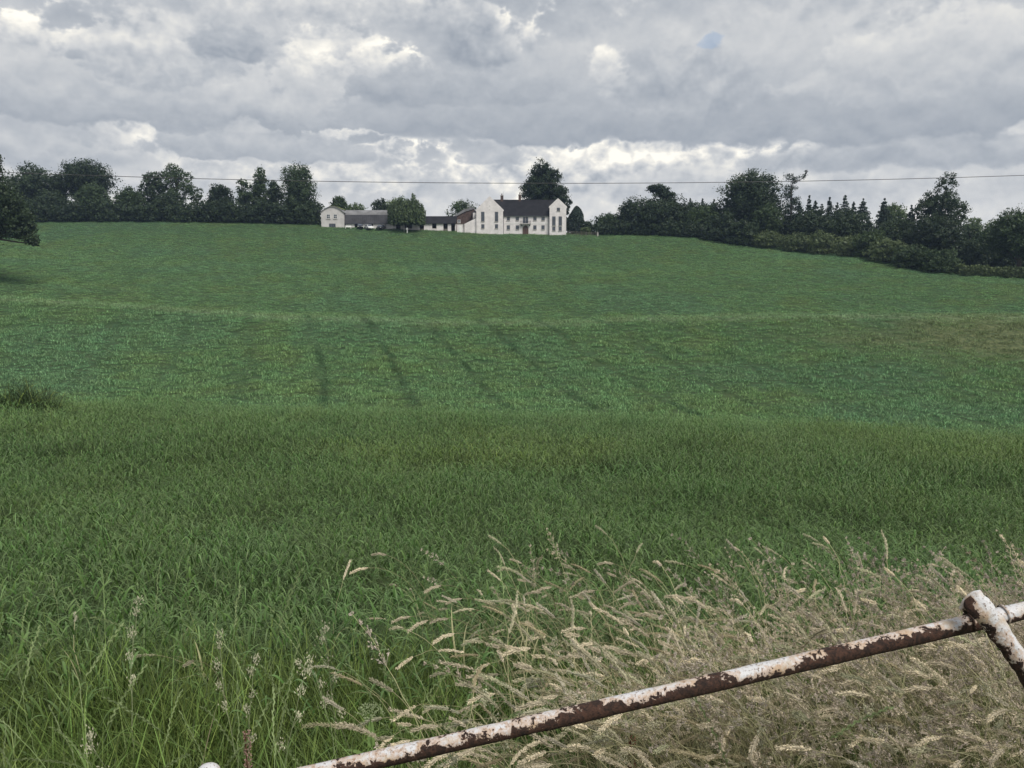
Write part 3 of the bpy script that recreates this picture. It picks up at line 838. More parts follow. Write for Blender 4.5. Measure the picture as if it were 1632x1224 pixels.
# overhead cable sagging across the view
pts = []
y0 = 30.0
zl, zr, zm = ray_z(y0, 283), ray_z(y0, 277), ray_z(y0, 292)
fx = lambda px: (px - 816) / F_PX * depth_of(y0, 3)
cf = np.polyfit([fx(190), fx(800), fx(1632)], [zl, zm, zr], 2)
for x in np.linspace(-34, 34, 60):
    pts.append((x, y0 + 0.03 * x, float(np.polyval(cf, x))))
MB().tube(pts, 0.0115, 6).build('overhead_cable', M['cable'], label='dark overhead cable sagging across the sky above the treeline', cat='cable')

# ================================================================== trees
def leaf_quads(cent, out, size, rng, aspect=1.0, droop=False, flat=0.55):
    """one leafy spray per centre: a small kinked quad facing roughly outwards"""
    n = len(cent)
    nrm = out * flat + rng.normal(size=(n, 3)) * (1 - flat) * 1.2
    nrm /= np.linalg.norm(nrm, axis=1)[:, None] + 1e-9
    r = rng.normal(size=(n, 3))
    if droop: r = np.tile([0, 0, 1.0], (n, 1)) + rng.normal(size=(n, 3)) * 0.15
    u = r - nrm * (r * nrm).sum(1)[:, None]; u /= np.linalg.norm(u, axis=1)[:, None] + 1e-9
    w = np.cross(nrm, u)
    s = (size * (0.6 + 0.8 * rng.random(n)))[:, None]
    a, b_ = u * s * 0.5 * aspect, w * s * 0.5 / aspect
    k1, k2 = 0.5 + 0.7 * rng.random((n, 1)), 0.5 + 0.7 * rng.random((n, 1))
    V = np.stack([cent - a, cent + b_ * k1 + nrm * s * 0.12, cent + a, cent - b_ * k2 + nrm * s * 0.12], 1).reshape(-1, 3)
    Fc = np.arange(4 * n).reshape(n, 4)
    return V, Fc

def fib_dirs(n, rng):
    i = np.arange(n) + 0.5
    ph = np.arccos(1 - 2 * i / n); th = pi * (1 + 5**0.5) * i + rng.random() * 6
    return np.c_[np.cos(th)*np.sin(ph), np.sin(th)*np.sin(ph), np.cos(ph)] + rng.normal(size=(n, 3)) * 0.12

def lobes_of(kind, W, H, bot, rng):
    """lobes (cx,cy,cz,rx,ry,rz) filling a crown W wide whose top is at H and underside at bot"""
    L = []
    cz, c = (H + bot) / 2, (H - bot) / 2
    a = W / 2
    if kind in ('round', 'dome', 'airy', 'tall', 'bush'):
        n = {'round': 15, 'dome': 20, 'airy': 17, 'tall': 15, 'bush': 10}[kind]
        for d in fib_dirs(n, rng):
            k = 0.60 + 0.10 * rng.random()
            r = a * (0.46 + 0.16 * rng.random()) * (0.78 if kind == 'airy' else 1.0)
            rz = min(r * (0.85 if kind != 'tall' else 1.2), c * 0.5)
            z = cz + d[2] * (c - rz)
            taper = 1.0
            if kind == 'dome': taper = 1.0 if d[2] > -0.3 else 0.75
            elif kind == 'tall': taper = 1.12 - 0.42 * (z - bot) / (H - bot)
            else: taper = 1.08 - 0.28 * max(0, (z - cz) / c)
            L.append((d[0] * (a - r) * k / 0.62 * taper, d[1] * (a - r) * k / 0.62 * taper, z, r, r, rz))
        L.append((0, 0, cz, a * 0.55, a * 0.55, c * 0.6))
        if bot < 0.08 * H:                  # clothed to the ground
            for k in range(6):
                th = k * 1.05 + rng.random() * 0.5
                L.append((cos(th) * a * 0.55, sin(th) * a * 0.55, H * 0.13, a * 0.42, a * 0.42, H * 0.15))
    elif kind == 'cedar':
        for t in np.linspace(0.05, 1.0, 7):
            r_ = a * (1.05 - 0.38 * t)
            for k in range(4):
                th = rng.random() * 6.28
                L.append((cos(th)*r_*0.55, sin(th)*r_*0.55, bot + (H - bot) * (0.08 + 0.86 * t), r_*0.55, r_*0.55, (H - bot) * 0.085))
        L.append((0, 0, H - (H - bot) * 0.08, a*0.5, a*0.5, (H - bot) * 0.09))
    return L

def crown(kind, W, H, bot, leaf, layers, rng):
    L = lobes_of(kind, W, H, bot, rng)
    area = W * (H - bot) * 0.8
    leaf *= 0.86
    n = int(1.9 * layers * area / leaf**2)
    ws = np.array([l[3] * (l[5] + l[3]) for l in L]); ws /= ws.sum()
    cen, out, tin = [], [], []
    for l, wgt in zip(L, ws):
        l = np.array(l); m_ = int(n * wgt)
        nc = max(6, int(12 * (0.8 + 0.5 * rng.random())))
        dirs = fib_dirs(nc, rng); dirs[:, 2] += 0.18
        dirs /= np.linalg.norm(dirs, axis=1)[:, None]
        ci = rng.integers(0, nc, m_)
        sig = 0.15 if kind != 'airy' else 0.14
        rad = 0.62 + 0.30 * rng.random(nc)
        p = dirs[ci] * rad[ci, None] + rng.normal(size=(m_, 3)) * sig
        cen.append(l[:3] + p * l[3:]); out.append(p / (np.linalg.norm(p, axis=1)[:, None] + 1e-9))
        ctone = rng.random(nc)
        tin.append(np.clip(0.55 * ctone[ci] + 0.45 * rng.random(m_), 0, 1))
    big = []
    for l, wgt in zip(L, ws):               # larger sprays deep inside close the crown
        l = np.array(l); m_ = int(n * wgt * (0.16 if kind != 'airy' else 0.07))
        p = rng.normal(size=(m_, 3)); p /= np.linalg.norm(p, axis=1)[:, None]
        p *= rng.random((m_, 1)) ** 0.4 * 0.72
        cen.append(l[:3] + p * l[3:]); out.append(p); tin.append(0.4 * rng.random(m_)); big.append(m_)
    nb = sum(big)
    cen = np.concatenate(cen); out = np.concatenate(out); tin = np.concatenate(tin)
    sz = np.full(len(cen), leaf); sz[len(cen) - nb:] *= 2.3
    ok = cen[:, 2] > 0.05
    V, Fc = leaf_quads(cen[ok], out[ok], sz[ok], rng)
    return V, Fc, np.repeat(tin[ok], 4), L

def trunk_mesh(H, bot, r0, L, rng, lean=0.0):
    mb = MB()
    top = bot + (H - bot) * 0.7
    spine = [(0, 0, -0.6), (r0 * 0.2, 0, top * 0.3), (lean * 0.5, r0 * 0.3, top * 0.65), (lean, 0, top)]
    mb.tube(spine, [r0 * 1.25, r0 * 0.9, r0 * 0.6, r0 * 0.2], 8)
    for l in L[:12]:
        f = 0.35 + 0.45 * rng.random()
        z0 = min(top * 0.95, max(bot * 0.6, l[2] * f))
        mid = (l[0] * 0.45, l[1] * 0.45, z0 + (l[2] - z0) * 0.45)
        mb.tube([(0, 0, z0), mid, (l[0], l[1], l[2])], [r0 * 0.42, r0 * 0.26, r0 * 0.08], 5)
    return mb

def tree(label, px, y, wpx, top, kind='round', mat='leaf_dark', name='broadleaf_tree', base=None, bot=0.10, leaf=0.50, layers=5.0, seed=0, group=None, cat='tree', dx=0.0, yoff=0.0):
    rng = np.random.default_rng(1000 + seed + int(px) * 3)
    p0 = on_ground(px, y)
    ppm = F_PX / depth_of(y, p0[2])
    H = ray_z(y, top) - p0[2]
    W = wpx / ppm
    t = empty(name, p0, rng.random() * 0.0, label=label, cat=cat, group=group)
    b0 = bot * H
    V, Fc, tin, L = crown(kind, W * 0.98, H, b0, leaf, layers, rng)
    mk('crown', V, Fc, M[mat], t, tint=tin)
    r0 = max(0.12, 0.022 * H + 0.01 * W)
    trunk_mesh(H, max(b0, 0.6), r0, L, rng).build('trunk', M['bark'], t)
    return t

def conifer(label, px, y, wpx, top, name='fir_tree', seed=0, group=None, mat='needle', dens=1.0, bot=0.03, leaf=0.42, cyp=False):
    rng = np.random.default_rng(5000 + seed + int(px) * 7)
    p0 = on_ground(px, y)
    ppm = F_PX / depth_of(y, p0[2])
    H = ray_z(y, top) - p0[2]; R = wpx / ppm / 2
    t = empty(name, p0, label=label, cat='tree', group=group)
    cen, out, tin = [], [], []
    if cyp:                                   # clipped-looking yew, egg shaped
        n = int(22 * H * R * 2 / leaf**2)
        z = rng.random(n) ** 0.8
        r = R * np.clip(np.sin(pi * np.clip(0.18 + 0.82 * z, 0, 1)) ** 0.62, 0.02, 1) * (0.35 + 0.67 * rng.random(n) ** 0.5)
        th = rng.random(n) * 2 * pi
        wob = 1 + 0.10 * np.sin(th * 3 + z * 9)
        cen = np.c_[np.cos(th) * r * wob, np.sin(th) * r * wob, z * H]; out = np.c_[np.cos(th), np.sin(th), 0.3 * np.ones(n)]
        tin = rng.random(n)
    else:
        nw = int(H / 0.3)
        for k in range(nw):
            f = min(1.0, (k + rng.random() * 2.0) / nw)
            z = H * (bot + (1 - bot) * f)
            r = R * (1 - f) ** 0.9 * (0.62 + 0.6 * rng.random()) + 0.05
            for j in range(4):
                th = rng.random() * 2 * pi
                m_ = max(2, int(dens * (2.5 + r * 3.2 / leaf)))
                s = np.sqrt(rng.random(m_)) * r * (0.7 + 0.45 * rng.random())
                c_ = np.c_[np.cos(th) * s, np.sin(th) * s, z - s * 0.22 + 0.10 * s * s / max(r, 0.3)] + rng.normal(size=(m_, 3)) * (0.05 + 0.08 * r)
                cen.append(c_); out.append(np.tile([cos(th) * 0.5, sin(th) * 0.5, 0.7], (m_, 1))); tin.append(np.clip(rng.random() * 0.5 + 0.5 * rng.random(m_), 0, 1))
        cen.append(np.c_[np.zeros(8), np.zeros(8), H - np.linspace(0, 1.4, 8)] + rng.normal(size=(8, 3)) * 0.05); out.append(np.tile([0, -0.5, 0.7], (8, 1))); tin.append(np.full(8, 0.4))
        cen, out, tin = map(np.concatenate, (cen, out, tin))
    V, Fc = leaf_quads(cen, out, leaf, rng, 1.2)
    mk('crown', V, Fc, M[mat], t, tint=np.repeat(tin, 4))
    MB().tube([(0, 0, -0.5), (0, 0, H * 0.5), (0, 0, H * 0.97)], [0.022 * H, 0.013 * H, 0.02], 7).build('trunk', M['bark'], t)
    return t

GL, GR, GM = 'trees of the left treeline', 'trees of the right treeline', 'trees behind the farm buildings'
# --- left treeline, behind the brow
tree('rounded dark tree at the left end of the treeline, behind the near oak', 56, 262, 84, 262, 'round', 'leaf_dark', group=GL)
tree('wide dome-crowned tree, tallest in the left half of the treeline', 140, 268, 98, 252, 'dome', 'leaf_dark', group=GL, bot=0.25, layers=6)
tree('narrow tree squeezed between the rounded tree and the dome-crowned tree', 96, 266, 34, 276, 'tall', 'leaf_dark', group=GL)
tree('paler round bushy tree standing below the dome-crowned tree', 150, 256, 66, 290, 'round', 'leaf_mid', group=GL, bot=0.02)
tree('dark bushy tree filling the gap left of the dome-crowned tree', 88, 256, 60, 302, 'round', 'leaf_dark', group=GL, bot=0.0)
tree('mid green round tree just right of the dome-crowned tree', 210, 257, 58, 293, 'round', 'leaf_mid', group=GL, bot=0.0)
tree('dark small-crowned tree leaning on the airy tree, left side', 247, 262, 46, 272, 'airy', 'leaf_dark', group=GL, bot=0.2)
tree('tall airy tree with sky showing through its top', 284, 264, 56, 257, 'airy', 'leaf_mid', group=GL, bot=0.15, layers=3.2, leaf=0.42)
tree('low rounded tree in front of the airy tree', 268, 256, 56, 306, 'round', 'leaf_dark', group=GL, bot=0.0)
tree('small sparse tree at the right foot of the airy tree', 316, 262, 30, 300, 'airy', 'leaf_mid', group=GL, bot=0.0, layers=3.5)
tree('dark flat-topped tree in the middle of the left treeline', 353, 260, 50, 288, 'round', 'leaf_dark', group=GL, bot=0.0)
tree('paler small tree right of the flat-topped tree', 392, 260, 34, 287, 'round', 'leaf_mid', group=GL, bot=0.0)
tree('pointed narrow tree left of the tall birch', 416, 262, 34, 267, 'tall', 'leaf_mid', group=GL, bot=0.0, leaf=0.42)
tree('bushy tree between the pointed tree and the tall birch', 438, 258, 34, 286, 'round', 'leaf_dark', group=GL, bot=0.0)
tree('tall birch with drooping sides at the right end of the left treeline', 478, 256, 68, 255, 'tall', 'leaf_mid', name='birch_tree', group=GL, bot=0.03, leaf=0.40, layers=4.5)
tree('sparse low tree against the left wall of the gabled barn', 503, 254, 32, 318, 'airy', 'leaf_dark', group=GL, bot=0.0)
UG = [(20, 60, 306, 'leftmost, under the near oak limb'), (60, 64, 312, 'below the rounded left tree'), (118, 60, 318, 'below the left half of the dome-crowned tree'),
      (180, 62, 316, 'below the right half of the dome-crowned tree'), (235, 56, 320, 'left of the airy tree'), (298, 56, 322, 'right of the airy tree'), (335, 48, 318, 'left below the flat-topped tree'),
      (372, 52, 316, 'right below the flat-topped tree'), (415, 56, 316, 'below the pointed narrow tree'), (455, 52, 314, 'at the left foot of the tall birch'), (490, 40, 322, 'at the right foot of the tall birch')]
for i, (px, w_, tp, lb) in enumerate(UG):
    tree('dark undergrowth shrub ' + lb, px, 252.5, w_ * 1.15, tp, 'bush', 'leaf_dark', name='undergrowth_shrub', bot=-0.15, seed=i, group='undergrowth shrubs of the left treeline', cat='shrub')
# --- behind and beside the buildings
tree('small dark tree above the roof of the gabled barn', 543, 268, 34, 310, 'round', 'leaf_mid', group=GM)
tree('low pale green tree behind the barn roof, right of the small dark tree', 568, 276, 38, 322, 'dome', 'leaf_pale', group=GM, bot=0.0)
tree('dark pointed tree behind the barn roof, left of the willow', 606, 266, 34, 314, 'airy', 'leaf_dark', group=GM)
tree('pale green rounded tree partly hidden behind the willow', 634, 276, 68, 313, 'dome', 'leaf_pale', group=GM, bot=0.0)
tree('open branched tree between the willow and the farmhouse', 738, 272, 52, 317, 'airy', 'leaf_mid', group=GM, bot=0.2, layers=3.2, leaf=0.42)
tree('very tall dark tree rising behind the farmhouse roof', 866, 270, 78, 256, 'round', 'leaf_dark', group=GM, bot=0.10, layers=6.5)
tree('ragged lower tree hugging the right gable of the farmhouse', 898, 262, 30, 296, 'airy', 'leaf_dark', group=GM, bot=0.0)
conifer('dark egg-shaped yew right of the farmhouse', 918.5, 252, 26, 329, 'yew_tree', cyp=True, leaf=0.42)
tree('low dark shrub beside the yew', 936, 250, 26, 350, 'bush', 'leaf_dark', name='garden_shrub', bot=-0.05, cat='shrub')
tree('small rounded bush in front of the yew by the fence', 933, 246, 20, 360, 'bush', 'leaf_hedge', name='garden_bush', bot=-0.05, cat='shrub', leaf=0.35)
# willow in front of the barn
rng = np.random.default_rng(77)
p0 = on_ground(649, 243.5)
ppm = F_PX / depth_of(243.5, p0[2]); Hw = ray_z(243.5, 308) - p0[2]; Rw = 61 / ppm / 2
wl = empty('willow_tree', p0, label='drooping green willow standing in front of the stables', cat='tree')
cen, tin = [], []
for k in range(430):
    th = rng.random() * 2 * pi; rr = Rw * sqrt(rng.random()) * 0.98
    crest = Hw * (0.74 + 0.12 * sin(th * 2 + 1) + 0.08 * rng.random()) * sqrt(max(0.05, 1 - (rr / Rw) ** 2 * 0.62))
    if abs(cos(th) * rr - 1.2) < 1.6 and rng.random() < 0.6: crest = min(Hw, crest * 1.22)
    ln = crest * (0.35 + 0.6 * rng.random())
    m_ = int(8 + ln * 6)
    s = rng.random(m_)
    cen.append(np.c_[cos(th) * rr + rng.normal(size=m_) * 0.14, sin(th) * rr + rng.normal(size=m_) * 0.14, np.maximum(crest - ln * s, 1.7 + 0.9 * rng.random())])
    tin.append(np.clip(rng.random() * 0.6 + 0.4 * rng.random(m_), 0, 1))
cen = np.concatenate(cen); tin = np.concatenate(tin)
V, Fc = leaf_quads(cen, np.c_[cen[:, :2] / Rw, np.full(len(cen), 0.4)], 0.42, rng, 1.45, True)
mk('crown', V, Fc, M['leaf_willow'], wl, tint=np.repeat(tin, 4))
MB().tube([(0, 0, -0.5), (0.1, 0, 2.0), (0.3, 0.1, 4.5)], [0.5, 0.36, 0.2], 8).tube([(0, 0, 1.6), (1.4, 0.2, 4.6), (2.2, 0.3, 6.6)], [0.25, 0.16, 0.06], 6).tube([(0, 0, 1.8), (-1.6, -0.2, 4.4), (-2.6, 0.1, 5.6)], [0.25, 0.16, 0.06], 6).build('trunk', M['bark'], wl)

# --- right treeline, coming nearer towards the right
tree('rounded bush tree at the left end of the right treeline', 972, 252, 62, 338, 'dome', 'leaf_mid', group=GR, bot=-0.05)
tree('stepped dark tree left of the cedar-like tree', 1008, 250, 62, 314, 'round', 'leaf_dark', group=GR, bot=0.0, layers=5)
tree('flat-topped cedar-like tree with layered branches', 1052, 252, 66, 296, 'cedar', 'leaf_dark', name='cedar_tree', group=GR, bot=0.0, layers=6)
tree('dark tree filling in below the cedar-like tree', 1046, 244, 90, 312, 'round', 'leaf_dark', group=GR, bot=0.0)
tree('round mid green tree between the cedar-like tree and the big dome tree', 1112, 240, 64, 326, 'round', 'leaf_mid', group=GR, bot=0.0)
for i, (px, tp, lb) in enumerate(((1098, 316, 'left one'), (1118, 317, 'middle one'), (1136, 318, 'right one'))):
    conifer('small dark fir top behind the round tree left of the big dome tree, ' + lb, px, 262, 24, tp, seed=i, group='fir tops left of the big dome tree')
tree('biggest dome-shaped dark tree of the right treeline', 1193, 238, 112, 265, 'round', 'leaf_dark', group=GR, bot=0.05, layers=6)
tree('low tree under the left side of the big dome tree', 1150, 232, 60, 336, 'round', 'leaf_dark', group=GR, bot=0.0)
tree('dark tree closing the gap at the foot of the dead larch', 1254, 234, 54, 338, 'round', 'leaf_dark', group=GR, bot=0.0)
tree('pale rounded tree at the right foot of the big dome tree', 1222, 228, 58, 318, 'dome', 'leaf_mid', group=GR, bot=0.0)
tree('dark bush left of the dead larch foot', 1186, 226, 52, 346, 'bush', 'leaf_dark', group=GR, bot=-0.05)
for i, (px, w_, tp) in enumerate(((1271, 52, 322), (1286, 34, 312), (1296, 56, 320), (1318, 44, 315), (1342, 58, 311), (1356, 50, 323), (1371, 70, 317), (1330, 70, 324), (1306, 66, 326))):
    nm = ['at the foot of the dead larch', 'with the leftmost sharp tip', 'tucked right of the leftmost sharp tip', 'with the second tall tip', 'with the central tall tip', 'just right of the central tall tip', 'with the right-hand tall tip', 'filling the front centre', 'filling the front left'][i]
    conifer('dark fir of the conifer block ' + nm, px, 232 - (i > 6) * 5, w_, tp, seed=i, group='firs of the conifer block', dens=1.2)
conifer('broad dark fir right of the conifer block', 1404, 222, 62, 317, seed=31, dens=1.4)
conifer('second broad dark fir leaning against the open-topped tree', 1447, 214, 48, 328, seed=32, dens=1.4)
tree('pale tree behind the broad dark fir', 1420, 262, 58, 318, 'dome', 'leaf_pale', group=GR, bot=0.0)
tree('large open-topped tree standing right of the broad firs', 1493, 205, 92, 288, 'airy', 'leaf_dark', group=GR, bot=0.02, layers=5.2, leaf=0.42)
tree('dense lower tree below the large open-topped tree', 1490, 197, 96, 336, 'round', 'leaf_dark', group=GR, bot=0.0, leaf=0.45)
tree('dark filler tree in front of the broad firs', 1428, 208, 84, 344, 'round', 'leaf_dark', group=GR, bot=0.0)
tree('dark filler tree in front of the conifer block, left half', 1290, 224, 80, 329, 'round', 'leaf_dark', group=GR, bot=0.0)
tree('dark filler tree in front of the conifer block, right half', 1348, 219, 88, 331, 'round', 'leaf_dark', group=GR, bot=0.0)
tree('pale tree in the gap right of the open-topped tree', 1547, 240, 46, 343, 'airy', 'leaf_pale', group=GR, bot=0.0)
tree('small dark tree in the gap before the far right oak', 1544, 215, 40, 352, 'airy', 'leaf_mid', group=GR, bot=0.1, leaf=0.42)
tree('pale rounded tree behind the far right oak', 1588, 245, 60, 346, 'dome', 'leaf_pale', group=GR, bot=0.0)
tree('spreading oak at the far right edge with bare trunk showing', 1622, 182, 120, 326, 'round', 'leaf_mid', name='oak_tree', group=GR, bot=0.16, layers=5.0, leaf=0.42)

RU = [(962, 247, 44, 352, 'at the left end, by the pale pier'), (992, 245, 50, 350, 'left of the cedar-like tree'), (1028, 243, 52, 352, 'left below the cedar-like tree'), (1066, 239, 54, 350, 'right below the cedar-like tree'),
      (1104, 236, 56, 352, 'below the fir tops'), (1140, 231, 54, 354, 'left below the big dome tree'), (1172, 228, 54, 352, 'below the big dome tree'), (1530, 192, 50, 376, 'right below the open-topped tree'), (1566, 200, 50, 384, 'left of the far right oak'), (1604, 196, 60, 392, 'behind the trunk of the far right oak'), (1645, 196, 60, 388, 'at the right edge behind the oak')]
for i, (px, y, w_, tp, lb) in enumerate(RU):
    tree('dark undergrowth shrub of the right treeline ' + lb, px, y, w_ * 1.1, tp, 'bush', 'leaf_dark', name='undergrowth_shrub', bot=-0.12, seed=i, group='undergrowth shrubs of the right treeline', cat='shrub')
tree('dark rounded tree behind the shrubs left of the big dome tree', 1124, 246, 80, 318, 'round', 'leaf_dark', group=GR, bot=0.0)
tree('dark rounded tree closing the gap right of the cedar-like tree', 1086, 248, 70, 314, 'round', 'leaf_dark', group=GR, bot=0.0)

# dead larch: bare leader, stub branches, a few rags of foliage
rng = np.random.default_rng(5)
p0 = on_ground(1257, 231)
ppm = F_PX / depth_of(231, p0[2]); Hd = ray_z(231, 276) - p0[2]
dl = empty('dead_larch', p0, label='ragged half-dead larch with crooked bare branches against the sky', cat='tree')
MB().tube([(0, 0, -0.5), (0.2, 0, Hd*0.5), (0.0, 0, Hd*0.8), (0.35, 0, Hd)], [0.42, 0.28, 0.17, 0.06], 8).build('trunk', M['deadwood'], dl)
cen = []
for k in range(30):
    z = Hd * (0.30 + 0.69 * k / 30); s_ = 1 if rng.random() < 0.55 else -1
    ln = (1.0 + 2.6 * rng.random()) * (1.15 - 0.5 * k / 30)
    yv = rng.normal() * 0.8
    end = (s_ * ln, yv, z - 0.2 + 0.5 * rng.random())
    pl = [(0.1, 0, z), (s_ * ln * 0.55, yv * 0.5, z - 0.1 * ln), end]
    MB().tube(pl, [0.10, 0.06, 0.025], 5).build('branch', M['deadwood'], dl)
    if k < 17 or rng.random() < 0.75:
        m_ = 150 if k < 17 else 80
        t_ = rng.random(m_)[:, None]
        cen.append(np.array(pl[0]) * (1 - t_) + np.array(end) * t_ + rng.normal(size=(m_, 3)) * np.array([0.45, 0.4, 0.32]))
for pl in ([(0.2, 0, Hd*0.93), (1.6, 0, Hd*0.89), (3.1, 0.2, Hd*0.93), (4.1, 0.2, Hd*0.97)], [(3.1, 0.2, Hd*0.93), (4.0, 0, Hd*1.0), (4.2, 0.1, Hd*1.04)]):
    MB().tube(pl, [0.16, 0.13, 0.10, 0.05][:len(pl)], 6).build('branch', M['deadwood'], dl)
    m_ = 90; t_ = rng.random(m_)[:, None]
    cen.append(np.array(pl[0]) * (1 - t_) + np.array(pl[-1]) * t_ + rng.normal(size=(m_, 3)) * 0.2)
cen = np.concatenate(cen)
V, Fc = leaf_quads(cen, np.tile([0, -0.4, 0.7], (len(cen), 1)), 0.34, rng)
mk('crown', V, Fc, M['needle'], dl, tint=np.repeat(rng.random(len(cen)), 4))

# hedge bushes along the right edge of the field
HB = [(1222, 224, 56, 364, 'rounded hedge bush left of the pale hedge bushes'), (1268, 219, 54, 368, 'pale hedge bush below the conifer block, first of a pair'),
      (1308, 214, 56, 366, 'pale hedge bush below the conifer block, second of a pair'), (1352, 206, 50, 371, 'pale bush where the hedge turns downhill'),
      (1388, 200, 66, 364, 'tallest hedge bush below the broad firs'), (1412, 193, 70, 378, 'wide pale hedge bush under the tallest hedge bush'),
      (1452, 186, 64, 388, 'dark hedge bush below the open-topped tree, left'), (1496, 180, 70, 394, 'dark hedge bush below the open-topped tree, right')]
for i, (px, y, w_, tp, lb) in enumerate(HB):
    tree(lb, px, y, w_, tp, 'bush', 'leaf_hedge' if 'pale' in lb else 'leaf_mid', name='hedge_bush', bot=-0.08, leaf=0.38, layers=5.5, seed=i, group='hedge bushes', cat='shrub')
# clipped run of field hedge at the right
rng = np.random.default_rng(41)
A, B = on_ground(1525, 176), on_ground(1720, 160)
hg = empty('field_hedge', A, label='long low dark field hedge running to the right edge of the field', cat='hedge')
n = 9000
t_ = rng.random(n); th = rng.random(n) * pi
prof_h = 1.9 + 0.9 * vnoise(t_ * 60, t_ * 0, 3.0, 3)
cx = A[0] + (B[0] - A[0]) * t_; cy = A[1] + (B[1] - A[1]) * t_
wd = 1.1 + 0.4 * vnoise(t_ * 60, 9, 2.0, 2)
px_ = cx + rng.normal(size=n) * 0.1; py_ = cy + np.cos(th) * wd * (0.8 + 0.25 * rng.random(n))
pz_ = ground(cx, cy) + np.sin(th) ** 0.6 * prof_h * (0.75 + 0.3 * rng.random(n)) * rng.random(n) ** 0.25
cen = np.c_[px_, py_, pz_] - A
V, Fc = leaf_quads(cen, np.c_[np.zeros(n), np.cos(th), np.sin(th)], 0.40, rng)
mk('foliage', V, Fc, M['leaf_hedge'], hg, tint=np.repeat(np.clip(0.7 * vnoise(cx, pz_, 1.2, 2) + 0.3 * rng.random(n), 0, 1), 4))
st = MB()
for k in range(26):
    f = (k + 0.5) / 26; q_ = A + (B - A) * f; z = g1(q_[0], q_[1])
    st.tube([(q_[0] - A[0], q_[1] - A[1], z - A[2] - 0.2), (q_[0] - A[0] + rng.normal() * 0.2, q_[1] - A[1], z - A[2] + 1.6)], [0.06, 0.02], 5)
st.build('stem', M['bark'], hg)

# near oak whose limb hangs in from the left edge
rng = np.random.default_rng(23)
yo = 150.0
p0 = on_ground(-70, yo)
ppm = F_PX / depth_of(yo, p0[2])
ok_ = empty('oak_tree', p0, label='large near oak reaching in from the left edge with drooping branch', cat='tree')
S = lambda px, row: ((px + 70) / ppm, ray_z(yo, row) - p0[2])
L = []
def lob(px, row, rpx, dy=0.0, fl=0.8):
    x, z = S(px, row); r = rpx * 1.1 / ppm; L.append((x, dy, z, r, r, r * fl))
for a_ in ((-70, 270, 60), (-120, 300, 60), (-150, 340, 50), (-30, 300, 46), (-70, 330, 60), (-10, 318, 34), (-20, 345, 40), (22, 326, 26), (36, 345, 22), (8, 350, 30, 3), (-30, 368, 26), (-100, 370, 40),
          (48, 366, 15), (56, 380, 11), (61, 387, 6), (50, 352, 14), (30, 368, 15), (4, 372, 10), (-2, 260, 17), (6, 250, 12), (-4, 242, 9), (-14, 276, 22), (12, 268, 7), (-60, 300, 50, -6), (-60, 300, 50, 6), (-110, 330, 50, 5), (0, 330, 26, 4), (16, 308, 18)):
    lob(*a_)
cen, out, tin = [], [], []
for l in L:
    l = np.array(l); m_ = int(190 * l[3] ** 2) + 90
    nc = 12; dirs = fib_dirs(nc, rng); dirs /= np.linalg.norm(dirs, axis=1)[:, None]
    ci = rng.integers(0, nc, m_); p = dirs[ci] * 0.72 + rng.normal(size=(m_, 3)) * 0.2
    cen.append(l[:3] + p * l[3:]); out.append(p); ct = rng.random(nc)
    tin.append(np.clip(0.55 * ct[ci] + 0.45 * rng.random(m_), 0, 1))
cen, out, tin = map(np.concatenate, (cen, out, tin))
V, Fc = leaf_quads(cen, out, 0.36, rng)
mk('crown', V, Fc, M['leaf_dark'], ok_, tint=np.repeat(tin, 4))
mb = MB().tube([(0, 0, -1), (0.2, 0, 5), (0, 0, 11), (0.5, 0, 16)], [1.1, 0.8, 0.6, 0.3], 10)
for l in L:
    z0 = min(13, max(4.5, l[2] * 0.6))
    if l[2] < 10: z0 = l[2] + 2.5
    mb.tube([(0, 0, z0), (l[0]*0.5, l[1]*0.5, z0 + (l[2]-z0)*0.65), (l[0]*0.85, l[1]*0.85, z0 + (l[2]-z0)*1.0), (l[0], l[1], l[2])], [0.34, 0.24, 0.14, 0.05], 6)
mb.build('trunk', M['bark'], ok_)

